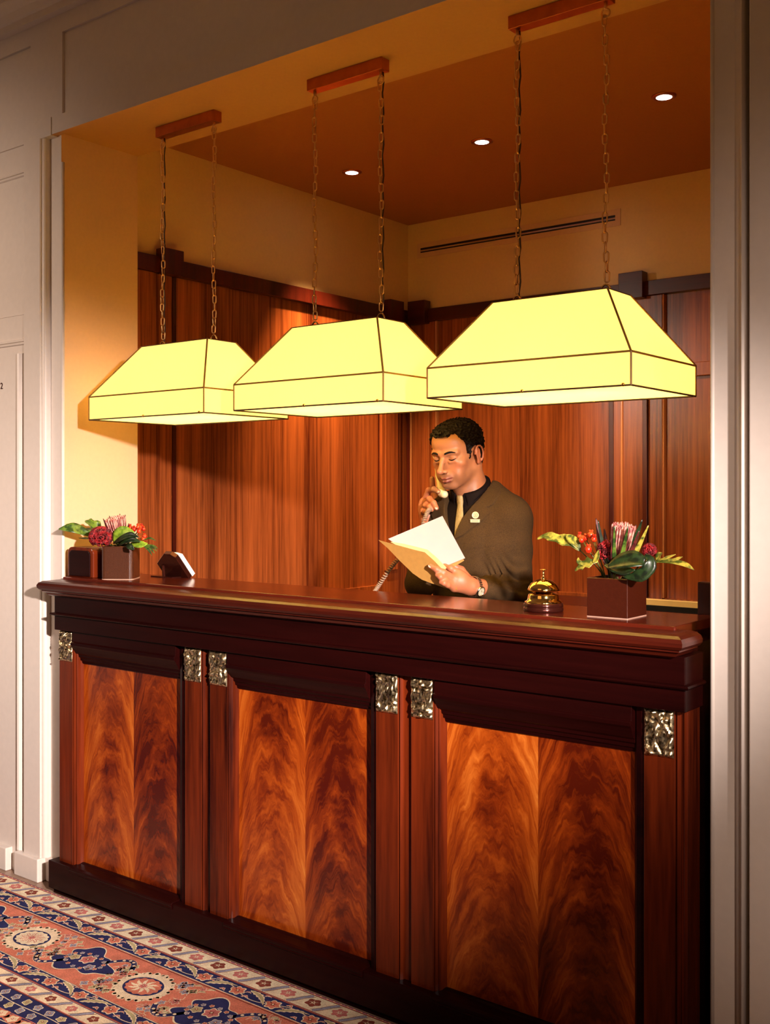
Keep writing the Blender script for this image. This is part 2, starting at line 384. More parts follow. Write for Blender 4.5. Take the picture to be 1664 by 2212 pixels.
M['desk_edge'] = wood('counter_edge_mahogany', srgb(46, 11, 6), srgb(86, 26, 12), 0.3, 'X', 16, spec=0.4)
tp = obj('counter_edge', bm, M['desk_edge'], desk, smooth=False)
for p in tp.data.polygons: p.use_smooth = False
bmx = tp.modifiers.new('b', 'BEVEL'); bmx.width = .0015; bmx.segments = 2; bmx.limit_method = 'ANGLE'
obj('counter_top', B((DX0-.02, -1.035, DY+.05, 2.73, 1.150, 1.175)), M['desk_top'], desk, bevel=.004)
# frieze with a bead between two flats
obj('frieze', B((DX0, DX1, DY, 2.52, 1.046, 1.112), (DX0, DX1, DY, 2.52, .983, 1.036)), M['desk_dark'], desk, bevel=.002)
bm = bmesh.new()
rect_loft(bm, [(0, 1.048), (.010, 1.046), (.013, 1.042), (.010, 1.038), (0, 1.035)], DX0, DX1, DY, 2.5)
obj('bead', bm, M['desk_dark'], desk)
# plinth, with a small bevelled top
bm = B((DX0-.035, DX1+.02, DY-.002, 2.5, .02, .122), (DX0-.02, DX1+.01, DY+.01, 2.5, 0, .02)); obj('plinth', bm, M['desk_dark'], desk, bevel=.003)
# bays
bays = [(-3.334, -2.772), (-2.524, -1.952), (-1.710, -1.130)]
YP = DY+.05      # panel plane
fl_seed = [1.0, 8.0, 15.0]
for i, (a, b) in enumerate(bays):
    # flame veneer panel
    me = bpy.data.meshes.new('flame_panel')
    xa, xb = a+.008, b+.02
    me.from_pydata([(xa, YP, .12), (xb, YP, .12), (xb, YP, .89), (xa, YP, .89), (xa, YP+.02, .12), (xb, YP+.02, .12), (xb, YP+.02, .89), (xa, YP+.02, .89)], [], [(0, 1, 2, 3), (7, 6, 5, 4), (0, 4, 5, 1), (3, 2, 6, 7), (0, 3, 7, 4), (1, 5, 6, 2)])
    ul = me.uv_layers.new(name='uv')
    xc = {0: -3.035, 1: -2.221, 2: -1.408}[i]; hw = {0: .283, 1: .287, 2: .286}[i]
    for lp in me.loops:
        c = me.vertices[lp.vertex_index].co; ul.data[lp.index].uv = ((c.x-xc)/hw*.999, c.z)
    me.materials.append(flame('flame_mahogany_%d' % i, fl_seed[i]))
    o = bpy.data.objects.new('flame_panel', me); link(o, desk); o.location = tuple(-Vector(desk['org']))
    o['label'] = 'book of two flame figured mahogany leaves'
    # frame: left jamb moulding, bottom moulding, stepped top moulding
    bm = bmesh.new()
    prism_z(bm, [(a-.008, DY+.028), (a-.006, DY+.021), (a-.003, DY+.023), (a-.002, DY+.034), (a+.001, DY+.034), (a+.002, DY+.027), (a+.006, DY+.025), (a+.009, DY+.029), (a+.011, DY+.038), (a+.015, YP-.003), (a+.016, YP+.002), (a-.008, YP+.01)], .118, .985)
    obj('side_moulding', bm, M['desk_post'], desk)
    bm = bmesh.new()
    prism_z(bm, [(b-.004, YP+.01), (b-.002, DY+.038), (b+.006, DY+.028), (b+.02, DY+.024), (b+.033, DY+.026), (b+.034, YP+.01)], .118, .985)
    obj('side_moulding', bm, M['desk_dark'], desk)
    bm = bmesh.new()
    prism_x(bm, [(YP+.005, .131), (DY+.044, .131), (DY+.036, .127), (DY+.024, .126), (DY+.004, .125), (DY-.007, .122), (DY-.008, .115), (DY-.005, .110), (DY-.007, .105), (DY-.001, .100), (YP+.005, .10)], a, b)
    obj('sill_moulding', bm, M['desk_dark'], desk, bevel=.001)
    bm = bmesh.new()
    prism_x(bm, [(YP+.005, .862), (DY+.044, .863), (DY+.042, .872), (DY+.037, .875), (DY+.036, .884), (DY+.031, .888), (DY+.030, .896), (DY+.024, .902), (DY+.018, .914), (DY+.011, .926), (DY+.006, .932), (DY+.004, .942), (DY+.010, .946), (DY+.012, .985), (YP+.005, .985)], a-.001, b+.001)
    obj('head_moulding', bm, M['desk_dark'], desk, bevel=.001)
# pilasters, each with a metal plaque
def relief(x0, x1, z0, z1, y, seed):
    nx, nz = 26, 36; bm = bmesh.new(); g = []
    for j in range(nz+1):
        row = []
        for i in range(nx+1):
            x = x0+(x1-x0)*i/nx; z = z0+(z1-z0)*j/nz
            e = min(i, nx-i, j, nz-j); k = min(1, e/2)
            q = Vector((x*60+seed, z*38, seed)); q2 = q+Vector((1.5, 1.5, 0))*mnoise.noise(q*.6)
            d = abs(mnoise.noise(q2))*1.6+.5*abs(mnoise.noise(q2*2.3))
            row.append(bm.verts.new((x, y-.0015-k*(.001+.0110*d), z)))
        g.append(row)
    for j in range(nz):
        for i in range(nx): bm.faces.new((g[j][i], g[j][i+1], g[j+1][i+1], g[j+1][i]))
    b2 = [bm.verts.new(p) for p in ((x0, y+.002, z0), (x1, y+.002, z0), (x1, y+.002, z1), (x0, y+.002, z1))]; bm.faces.new(b2[::-1])
    edges = [[g[0][i] for i in range(nx+1)], [g[j][nx] for j in range(nz+1)], [g[nz][i] for i in range(nx, -1, -1)], [g[j][0] for j in range(nz, -1, -1)]]
    for e, (p, q) in zip(edges, ((0, 1), (1, 2), (2, 3), (3, 0))): bm.faces.new([b2[p], b2[q]]+e[::-1])
    return bm
t = NT('cast_bronze'); co = t.n('TexCoord').outputs['Object']
nz_ = t.n('TexNoise', {'Vector': co, 'Scale': 110.0, 'Detail': 3.0}).outputs[0]
t.bsdf(Base_Color=t.ramp(nz_, [(.36, srgb(110, 90, 54)), (.52, srgb(250, 232, 188))]), Metallic=1.0, Roughness=0.3)
M['bronze'] = t.m
YPL = DY+.02
pil = [(-3.428, -3.346), (-2.735, -2.653), (-2.614, -2.530), (-1.923, -1.841), (-1.797, -1.719), (-1.102, -1.023)]
for i, (a, b) in enumerate(pil):
    obj('pilaster', B((a, b, YPL, 2.5, .12, .985)), M['desk_post'], desk, bevel=.002)
    bm = bmesh.new(); prism_z(bm, [(b+.001, 2.5), (b+.001, YPL+.006), (b+.006, YPL), (b+.012, YPL+.006), (b+.013, 2.5)], .12, .985)
    obj('pilaster_bead', bm, M['desk_post'], desk)
    obj('plaque', relief(a+.002, b-.002, .868, .979, YPL, i*3.3), M['bronze'], desk, smooth=True)
# filler behind the pilaster pairs and to the ends
fil = [(-3.425, -3.341), (-2.740, -2.531), (-1.920, -1.717), (-1.100, -1.0)]
for a, b in fil: obj('stile', B((a, b, YPL+.012, 2.5, .12, .985)), M['desk_post'], desk)
# end return on the right
obj('end_panel', B((-1.003, -.994, YPL+.004, 2.5, .12, .985)), M['desk_post'], desk, bevel=.002)
# staff side: work shelf and legs
obj('work_shelf', B((-3.46, -1.12, 2.66, 2.80, .93, .96)), M['desk_dark'], desk, bevel=.003)
for q in (-3.46, -1.17): obj('work_support', B((q, q+.04, 2.66, 2.79, 0, .93)), M['desk_dark'], desk)

# ------------------------------------------------------------------ gate post right of the desk
g = thing('gate_post', 'dark wooden gate panel with brass catch between desk and right post', 'gate', (-1.0, 2.66, 0))
obj('panel', B((-1.097, -.958, 2.74, 2.775, 0, 1.259)), M['dark_wood_v'], g, bevel=.003)
bm = bmesh.new(); tube(bm, [(-1.025, 2.757, 1.259), (-1.02, 2.757, 1.288), (-1.005, 2.757, 1.296), (-.985, 2.757, 1.296), (-.975, 2.757, 1.288), (-.972, 2.757, 1.259)], .004, 8)
abox(bm, -1.04, -.962, 2.742, 2.772, 1.259, 1.272); obj('catch', bm, M['brass'], g, smooth=False)

# ------------------------------------------------------------------ pendant lamps
def link_mesh(bm, c, rot, L=.034, W=.018, r=.0024):
    pts = []; a = W/2-r; h = L/2-W/2
    for k in range(12):
        an = 2*PI*k/12; x = a*math.cos(an); z = a*math.sin(an)+(h if math.sin(an) >= 0 else -h)
        pts.append((c[0]+x*math.cos(rot), c[1]+x*math.sin(rot), c[2]+z))
    tube(bm, pts, r, 5, closed=True)
YC = 2.677
lamps = [(-3.008, 'lit pyramid pendant lamp hanging nearest the left wall'), (-2.245, 'lit pyramid pendant lamp hanging in the middle of the row'), (-1.468, 'lit pyramid pendant lamp hanging over bell, nearest the right post')]
ZB0, ZS, ZT = 1.760, 1.844, 2.034
HW, HD, TW, TD = .309, .205, .178, .068
for li, (cx, lb) in enumerate(lamps):
    L = thing('pendant_lamp', lb, 'pendant lamp', (cx, YC, ZB0), 'pyramid pendant lamps over the counter')
    obj('canopy', B((cx-.158, cx+.158, YC-.02, YC+.02, 2.822, ZH)), M['copper'], L, bevel=.0015)
    for s in (-1, 1):
        hx = cx+s*.139
        bm = bmesh.new(); tube(bm, [(hx, YC, 2.822), (hx, YC, 2.806)], .005, 8)
        tube(bm, [(hx+.012*math.cos(k*PI/7), YC, 2.795+.012*math.sin(k*PI/7)) for k in range(14)], .0024, 6, closed=True)
        obj('hook', bm, M['chain'], L, smooth=True)
        bm = bmesh.new(); z = 2.776; k = 0
        while z > 2.068:
            sw = .0035*math.sin(z*23+s*2+li); link_mesh(bm, (hx+sw, YC, z), (k % 2)*PI/2+.35+.3*math.sin(k*1.7)); z -= .0268; k += 1
        obj('chain', bm, M['chain'], L, smooth=True)
        bm = bmesh.new(); tube(bm, [(hx+.015*math.cos(k*PI/8), YC, ZT+.004+.020*math.sin(k*PI/8)) for k in range(9)], .0028, 7)
        obj('loop', bm, M['brass'], L, smooth=True)
    sx = {0: -1, 1: 1, 2: -1}[li]; hx = cx+sx*.139
    bm = bmesh.new(); tube(bm, [(hx+.006+.003*math.sin(q*2.1), YC+.004, 2.82-(2.82-ZT)*q/24) for q in range(25)], .0024, 6)
    obj('cable', bm, M['tape_dark'], L, smooth=True)
    # shade: four trapezoids, four skirts, top
    def lp(hw, hd, z): return [(cx-hw, YC-hd, z), (cx+hw, YC-hd, z), (cx+hw, YC+hd, z), (cx-hw, YC+hd, z)]
    bm = bmesh.new(); r0 = [bm.verts.new(p) for p in lp(HW, HD, ZB0)]; r1 = [bm.verts.new(p) for p in lp(HW, HD, ZS)]; r2 = [bm.verts.new(p) for p in lp(TW, TD, ZT)]
    for a, b in ((r0, r1), (r1, r2)):
        for k in range(4): bm.faces.new((a[k], a[(k+1) % 4], b[(k+1) % 4], b[k]))
    o = obj('shade', bm, M['shade'], L)
    sm = o.modifiers.new('s', 'SOLIDIFY'); sm.thickness = .001; sm.offset = -1
    obj('top_plate', B((cx-TW, cx+TW, YC-TD, YC+TD, ZT-.003, ZT+.002)), M['tape_dark'], L)
    obj('diffuser', B((cx-HW+.004, cx+HW-.004, YC-HD+.004, YC+HD-.004, ZB0+.002, ZB0+.004)), M['diffuser'], L)
    # edge tapes and dark bottom frame
    bm = bmesh.new(); E = lambda a, b, r: tube(bm, [a, b], r, 6)
    p0, p1, p2 = lp(HW+.0006, HD+.0006, ZB0), lp(HW+.0006, HD+.0006, ZS), lp(TW+.0006, TD+.0006, ZT)
    for k in range(4):
        E(p1[k], p1[(k+1) % 4], .0030); E(p0[k], p1[k], .0026); E(p1[k], p2[k], .0032)
    obj('edge_tape', bm, M['tape'], L)
    bm = bmesh.new()
    for k in range(4): E(p0[k], p0[(k+1) % 4], .0026)
    for k in range(4): E(p2[k], p2[(k+1) % 4], .0018)
    obj('frame', bm, M['tape_dark'], L)
    for fx, yy in ((0, -HD-.002), (0, HD+.002), (HW-.02, -HD-.002)):
        bm = bmesh.new(); sphere(bm, (cx+fx, YC+yy, ZB0+.002), .005, 8, 6); obj('clip', bm, M['brass'], L, smooth=True)
    for s in (-1, 1):
        bx = cx+s*.13
        bm = bmesh.new(); lathe(bm, [(0, -.03), (.016, -.024), (.022, -.008), (.02, .008), (.012, .022), (.011, .045), (0, .045)], (bx, YC, 1.84), 14)
        obj('bulb', bm, em('bulb_glass', (1, .85, .5, 1), 3.0) if (li == 0 and s == -1) else bpy.data.materials['bulb_glass'], L, smooth=True)
        pl = bpy.data.lights.new('bulb_light', 'POINT'); pl.energy = 7.5; pl.color = (1, .78, .4); pl.shadow_soft_size = .012
        po = bpy.data.objects.new('bulb_light', pl); COL.objects.link(po); po.location = (bx, YC-.05, 1.812)
        po2 = bpy.data.objects.new('bulb_light', pl); COL.objects.link(po2); po2.location = (bx, YC+.05, 1.875)
# ------------------------------------------------------------------ measured points: pixel -> world on a plane Y = const
FW = Vector((-math.sin(TH), math.cos(TH), 0)); RT = Vector((math.cos(TH), math.sin(TH), 0))
def at(u, v, Y):
    d = FW+RT*((u-832)/FPX)+Vector((0, 0, 1))*((HORY-v)/FPX); return Vector((0, 0, CAMH))+d*(Y/d.y)

# ------------------------------------------------------------------ things on the counter
CT = 1.175
# brass desk bell
bc = (-1.452, 2.555, CT)
b = thing('desk_bell', 'polished brass call bell standing on the counter left of the tall vase', 'bell', bc)
M['bell_base'] = simple('dark_bell_base', srgb(70, 30, 22), 0.18, 0.6)
bm = bmesh.new(); lathe(bm, [(0, 0), (.052, 0), (.054, .003), (.054, .009), (.0525, .011), (.052, .0125), (.0535, .014), (.0535, .020), (.051, .023), (0, .023)], bc, 56); obj('base', bm, M['bell_base'], b, smooth=True, bevel=0)
bm = bmesh.new(); lathe(bm, [(.050, .023), (.0505, .026), (.044, .030), (.042, .038), (.041, .043), (.040, .046), (.030, .048), (.015, .053), (.010, .058), (0, .058)], bc, 56); obj('collar', bm, M['brass'], b, smooth=True)
bm = bmesh.new(); lathe(bm, [(.034, .054), (.0405, .0545), (.0425, .056), (.0425, .059), (.040, .066), (.034, .0745), (.024, .081), (.012, .085), (.004, .0862), (0, .0865)], bc, 56); obj('dome', bm, M['brass'], b, smooth=True)
bm = bmesh.new(); lathe(bm, [(.0065, .085), (.0068, .089), (.003, .092), (.0025, .098), (.0042, .100), (.003, .103), (.003, .109), (.0042, .110), (.010, .1105), (.010, .1118), (0, .1125)], bc, 24); obj('plunger', bm, M['brass'], b, smooth=True)

M['bronze_box'] = simple('dark_bronze_lacquer', srgb(66, 24, 11), 0.28, 0.1, bump=0.15, bscale=500)
M['line'] = simple('pale_edge_line', srgb(190, 150, 130), 0.4)
# right vase (square, axis aligned) and left vase (rounded corners, turned to the hall)
VR = Vector((-1.243, 2.567, CT)); VL = Vector((-3.215, 2.537, CT))
def vase(name_lb, c, hw, h, rot, rad, mat):
    t = thing('flower_vase', name_lb, 'vase', tuple(c), 'dark box vases on the counter')
    R = Matrix.Rotation(rot, 3, 'Z')
    def rr(w, z):
        pts = []
        for cx_, cy_, a0 in ((w, w, 0), (-w, w, 90), (-w, -w, 180), (w, -w, 270)):
            sx = (w-rad)*(1 if cx_ > 0 else -1); sy = (w-rad)*(1 if cy_ > 0 else -1)
            for k in range(5):
                a = math.radians(a0+90*k/4); pts.append(c+R @ Vector((sx+rad*math.cos(a), sy+rad*math.sin(a), 0))+Vector((0, 0, z)))
        return pts
    bm = bmesh.new(); rs = [[bm.verts.new(p) for p in rr(w_, z)] for w_, z in ((hw-.002, .0015), (hw, .003), (hw, h-.002), (hw-.002, h), (hw-.006, h), (hw-.006, .02))]
    for a, q in zip(rs, rs[1:]):
        n = len(a)
        for k in range(n): bm.faces.new((a[k], a[(k+1) % n], q[(k+1) % n], q[k]))
    bm.faces.new(rs[0][::-1]); bm.faces.new(rs[-1]); obj('box', bm, mat, t, smooth=False)
    bm = bmesh.new(); rs = [[bm.verts.new(p) for p in rr(hw+.0006, z)] for z in (0, .0022)]
    n = len(rs[0])
    for k in range(n): bm.faces.new((rs[0][k], rs[0][(k+1) % n], rs[1][(k+1) % n], rs[1][k]))
    bm.faces.new(rs[0][::-1]); bm.faces.new(rs[1]); obj('foot', bm, M['line'], t)
    # damp floral foam fills the vase just below its rim
    bm = bmesh.new(); r = [bm.verts.new(p) for p in rr(hw-.008, .02)]; q = [bm.verts.new(p) for p in rr(hw-.008, h-.008)]
    for k in range(n): bm.faces.new((r[k], r[(k+1) % n], q[(k+1) % n], q[k]))
    bm.faces.new(r[::-1]); bm.faces.new(q); obj('floral_foam', bm, M['foam'], t)
    return t
M['foam'] = simple('floral_foam', srgb(30, 34, 18), 0.95)
vase('square dark bronze vase standing right of the brass bell', VR, .0565, .101, 0, .002, M['bronze_box'])
M['brown_box'] = simple('brown_glazed_box', srgb(70, 36, 20), 0.3, bump=0.3, bscale=420)
vase('rounded dark brown vase at the left end of the counter', VL, .058, .121, math.radians(37), .014, M['brown_box'])

def leafmat(name, a, bcol, rough=.4):
    t = NT(name); co = t.n('TexCoord').outputs['Object']
    n1 = t.n('TexNoise', {'Vector': co, 'Scale': 55.0, 'Detail': 3.0}).outputs[0]
    t.bsdf(Base_Color=t.ramp(n1, [(.42, a), (.58, bcol)]), Roughness=rough); return t.m
M['leaf_var'] = leafmat('variegated_leaf', srgb(64, 76, 22), srgb(176, 164, 62))
M['leaf_green'] = leafmat('green_leaf', srgb(40, 66, 22), srgb(96, 124, 42))
M['leaf_dark'] = leafmat('dark_leaf', srgb(14, 26, 12), srgb(34, 54, 24), .35)
M['lime_leaf'] = leafmat('lime_leaf', srgb(96, 130, 30), srgb(140, 168, 48))
M['pink'] = leafmat('protea_floret', srgb(168, 92, 90), srgb(236, 170, 150), .6)
M['bract'] = leafmat('protea_bract', srgb(60, 18, 18), srgb(104, 40, 34), .5)
M['red_velvet'] = leafmat('dark_red_petal', srgb(84, 6, 12), srgb(158, 20, 24), .7)
M['berry'] = leafmat('orange_red_berry', srgb(176, 34, 14), srgb(226, 86, 34), .3)
M['stem'] = leafmat('plant_stem', srgb(60, 60, 24), srgb(96, 90, 36))
def leaf(bm, pts, widths, nrm=(0, -1, .5), cup=.25, lob=0, ph=0, mi=0):
    """blade along pts (interpolated), with a mid rib fold, lobed margins and thickness from two skins"""
    P = [Vector(p) for p in pts]; N = 14; rows = []
    def ev(a, t):
        f = t*(len(a)-1); i = min(int(f), len(a)-2); g = f-i
        p0, p1, p2, p3 = a[max(i-1, 0)], a[i], a[i+1], a[min(i+2, len(a)-1)]
        return .5*((2*p1)+(p2-p0)*g+(2*p0-5*p1+4*p2-p3)*g*g+(3*p1-p0-3*p2+p3)*g**3)
    n0 = Vector(nrm).normalized()
    for k in range(N+1):
        t = k/N; c = ev(P, t); d = (ev(P, min(1, t+.02))-ev(P, max(0, t-.02))).normalized()
        s = d.cross(n0).normalized(); n = s.cross(d)
        wd = 1.25*max(.0004, ev([float(x) for x in widths], t)) * (1+lob*math.sin(t*PI*7+ph))
        rows.append([c-s*wd+n*cup*wd, c-s*wd*.5+n*cup*wd*.35, c, c+s*wd*.5+n*cup*wd*.35, c+s*wd*(1-lob*.6*math.sin(t*PI*7+ph+1))+n*cup*wd])
        rows[-1].append(n)
    top = [[bm.verts.new(p+r[5]*.0004) for p in r[:5]] for r in rows]; bot = [[bm.verts.new(p-r[5]*.0004) for p in r[:5]] for r in rows]
    def q(*v):
        f = bm.faces.new(v); f.material_index = mi; f.smooth = True
    for a, b_, flip in ((top[0:-1], top[1:], 0), (bot[0:-1], bot[1:], 1)):
        for r0, r1 in zip(a, b_):
            for j in range(4):
                if flip: q(r0[j+1], r0[j], r1[j], r1[j+1])
                else: q(r0[j], r0[j+1], r1[j+1], r1[j])
    for k in range(N):
        q(top[k][0], top[k+1][0], bot[k+1][0], bot[k][0]); q(top[k][4], bot[k][4], bot[k+1][4], top[k+1][4])
    q(*top[0], *bot[0][::-1]); q(*top[-1][::-1], *bot[-1])
def leaf_thing(name, label, specs, mat, c, cat='leaf', group=None, stem_to=None):
    t = thing(name, label, cat, tuple(c), group)
    bm = bmesh.new()
    for s in specs: leaf(bm, **s)
    obj('blade', bm, mat, t, smooth=True)
    bm = bmesh.new(); p = Vector(specs[0]['pts'][0]); e = Vector(stem_to or c); tube(bm, [p+(Vector(specs[0]['pts'][1])-p)*.1, (p+e)/2+Vector((0, 0, .006)), e], .0018, 6); obj('stem', bm, M['stem'], t, smooth=True)
    return t
def ruffle(bm, c, r, n, seed, sq=(1, 1, .8)):
    rnd = random.Random(seed)
    for k in range(n):
        ph = math.acos(1-1.7*(k+.5)/n); th = k*2.39996
        d = Vector((math.sin(ph)*math.cos(th), math.sin(ph)*math.sin(th), math.cos(ph)))
        s = d.orthogonal().normalized(); s.rotate(Matrix.Rotation(rnd.uniform(0, 6.28), 3, d)); u = d.cross(s)
        m = 7; base = Vector(c)+Vector((d.x*sq[0], d.y*sq[1], d.z*sq[2]))*r*.55; rowa = []; rowb = []
        wd = r*.42
        for j in range(m):
            f = (j/(m-1)-.5)*2; wob = math.sin(j*2.2+rnd.uniform(0, 2))*r*.10
            rowa.append(bm.verts.new(base+s*f*wd*.5+u*wob*.3))
            rowb.append(bm.verts.new(base+Vector((d.x*sq[0], d.y*sq[1], d.z*sq[2]))*r*(.45-.10*f*f)+s*f*wd+u*wob))
        for j in range(m-1):
            f = bm.faces.new((rowa[j], rowa[j+1], rowb[j+1], rowb[j])); f.smooth = True
    sphere(bm, c, r*.62, 12, 8, sq)
def ruffled_flower(name, label, c, r, base, seed, mat, n=70, sq=(1, 1, .8), cat='flower'):
    t = thing(name, label, cat, tuple(base)); bm = bmesh.new(); ruffle(bm, c, r, n, seed, sq)
    o = obj('petals', bm, mat, t, smooth=True); sm = o.modifiers.new('s', 'SOLIDIFY'); sm.thickness = .0006
    bm = bmesh.new(); tube(bm, [Vector(c)+Vector((0, 0, -r*.3)), Vector(base)], .0022, 6); obj('stem', bm, M['stem'], t, smooth=True)
    return t
def berries(name, label, pts, r, base, mat):
    t = thing(name, label, 'flower', tuple(base))
    for i, p in enumerate(pts):
        bm = bmesh.new(); sphere(bm, p, r[i % len(r)], 14, 10, (1, 1, 1.1)); o = obj('bud', bm, mat, t, smooth=True)
        d = Vector((.3, -.4, .8)).normalized(); q = Vector(p)+d*r[i % len(r)]
        bm = bmesh.new()
        for k in range(4):
            a = k*PI/2; v_ = Vector((math.cos(a), math.sin(a), .4))*r[i % len(r)]*.7; leaf(bm, [q, q+v_*.6+Vector((0, 0, .002)), q+v_], [.001, .0028, .0005])
        s = obj('sepals', bm, mat, t, smooth=True)
    bm = bmesh.new()
    for p in pts: tube(bm, [Vector(p), (Vector(p)+Vector(base))/2+Vector((0, 0, .004)), Vector(base)], .0012, 5)
    obj('stem', bm, M['stem'], t, smooth=True)
def protea(label, base, ctr, rt, bracts, group):
    t = thing('protea_flower', label, 'flower', tuple(base), group)
    bm = bmesh.new(); rnd = random.Random(int(abs(base[0])*100))
    base = Vector(base); ctr = Vector(ctr); ax = (ctr-base).normalized(); s = ax.orthogonal().normalized(); u = ax.cross(s)
    for k in range(90):
        rr_ = math.sqrt((k+.5)/90); th = k*2.39996; off = (s*math.cos(th)+u*math.sin(th))*rt*rr_
        top = ctr+off+ax*rt*.25*(1-rr_)+ax*rnd.uniform(-.003, .005); bot = base+off*.45+ax*(ctr-base).length*.35
        mid = (top+bot)/2+off*.15
        tube(bm, [bot, mid, top-ax*.004, top], [.0012, .0017, .0023, .0010], 5)
    obj('florets', bm, M['pink'], t, smooth=True)
    for p, wd, mk in bracts:
        p = Vector(p); bm = bmesh.new(); mid = base*.5+p*.5+(p-ctr)*.12; 
        leaf(bm, [base, mid, p], [.005, wd, wd*.6, .001], nrm=(.6, -.8, .1), cup=.35); obj('bract', bm, M[mk], t, smooth=True)
    bm = bmesh.new(); tube(bm, [base+ax*.01, base-Vector((0, 0, .012))], [.008, .004], 8); obj('stem', bm, M['stem'], t, smooth=True)

# arrangement in the right vase
yr = 2.545; top = CT+.101
def R_(x, y, Y=yr): return at(1150+x/4.497, 1100+y/4.497, Y)
cR = Vector((VR.x, VR.y, CT+.094))
protea('tall pink protea with dark bracts in the square vase', cR+Vector((.0, -.004, .0)), R_(895, 165), .031,
       [(R_(620, 88), .010, 'bract'), (R_(640, 110, 2.53), .006, 'leaf_dark'), (R_(790, 170, 2.50), .008, 'bract'), (R_(800, 165, 2.498), .005, 'leaf_green'), (R_(932, 165, 2.50), .009, 'bract'), (R_(930, 175, 2.497), .006, 'leaf_green'), (R_(1070, 100, 2.55), .009, 'leaf_dark'), (R_(1130, 158, 2.55), .007, 'leaf_var'), (R_(700, 190, 2.58), .010, 'bract'), (R_(1010, 150, 2.60), .010, 'bract'), (R_(860, 150, 2.62), .010, 'bract'), (R_(1040, 210, 2.5), .007, 'bract')], 'proteas')
leaf_thing('variegated_leaf', 'lobed yellow green leaf reaching left over the bell from the square vase',
           [dict(pts=[R_(470, 405), R_(380, 330), R_(250, 290), R_(130, 262), R_(45, 292)], widths=[.002, .011, .012, .007, .0008], nrm=(.5, -.8, .5), lob=.25, cup=.3),
            dict(pts=[R_(465, 400), R_(420, 330), R_(360, 275), R_(325, 248)], widths=[.002, .010, .008, .0008], nrm=(.5, -.8, .5), cup=.3)], M['leaf_var'], cR+Vector((-.03, 0, 0)))
leaf_thing('variegated_leaf', 'small lobed yellow green leaf hanging at the left rim of the square vase',
           [dict(pts=[R_(640, 500, 2.51), R_(560, 520, 2.5), R_(480, 550, 2.5), R_(415, 600, 2.5)], widths=[.002, .010, .009, .0008], lob=.35, cup=.3),
            dict(pts=[R_(590, 520, 2.5), R_(630, 470, 2.5), R_(648, 395, 2.5)], widths=[.002, .007, .0008], cup=.3),
            dict(pts=[R_(500, 540, 2.5), R_(455, 510, 2.5), R_(450, 470, 2.5)], widths=[.002, .005, .0008], cup=.3)], M['leaf_var'], cR+Vector((-.03, -.02, 0)))
leaf_thing('variegated_leaf', 'narrow lobed yellow green leaf reaching right from the square vase',
           [dict(pts=[R_(1150, 520), R_(1270, 505), R_(1400, 520), R_(1500, 548), R_(1575, 592)], widths=[.002, .007, .007, .006, .0006], nrm=(.2, -.6, .8), cup=.3),
            dict(pts=[R_(1240, 500), R_(1310, 475), R_(1395, 440)], widths=[.002, .005, .0006], nrm=(.2, -.6, .8)),
            dict(pts=[R_(1320, 505), R_(1400, 490), R_(1462, 462)], widths=[.002, .005, .0006], nrm=(.2, -.6, .8)),
            dict(pts=[R_(1210, 495), R_(1235, 450), R_(1265, 425)], widths=[.003, .008, .001], nrm=(.2, -.6, .8))], M['leaf_var'], cR+Vector((.03, 0, 0)))
leaf_thing('broad_leaf', 'broad dark green leaf folded over the front rim of the square vase',
           [dict(pts=[R_(740, 560, 2.49), R_(850, 520, 2.485), R_(980, 500, 2.483), R_(1090, 520, 2.487)], widths=[.004, .016, .020, .010], nrm=(.5, -.8, .6), cup=.35),
            dict(pts=[R_(1090, 450, 2.50), R_(1150, 500, 2.495), R_(1110, 610, 2.49), R_(1000, 655, 2.487), R_(880, 650, 2.49)], widths=[.003, .010, .013, .010, .001], nrm=(.5, -.8, .2), lob=.12, cup=.3),
            dict(pts=[R_(700, 540, 2.50), R_(800, 575, 2.492), R_(900, 600, 2.488), R_(1000, 590, 2.487)], widths=[.002, .010, .011, .001], nrm=(.5, -.8, .5), cup=.2)], M['leaf_dark'], cR+Vector((0, -.03, 0)))
ruffled_flower('celosia_flower', 'dark red velvety flower left of the protea in the square vase', R_(715, 400, 2.55), .023, cR+Vector((-.015, -.01, 0)), 3, M['red_velvet'], 90, (1, 1, 1.25))
ruffled_flower('celosia_flower', 'dark red velvety flower right of the protea in the square vase', R_(1140, 400, 2.56), .019, cR+Vector((.03, 0, 0)), 5, M['red_velvet'], 80, (1, 1, 1))
berries('berry_sprig', 'red bud sprig left of the protea in the square vase', [R_(545, 392, 2.52), R_(480, 300, 2.54), R_(570, 250, 2.55), R_(600, 290, 2.54), R_(520, 280, 2.56), R_(460, 260, 2.56)], [.0095, .0075, .0085, .0075, .007, .006], cR+Vector((-.03, 0, 0)), M['berry'])
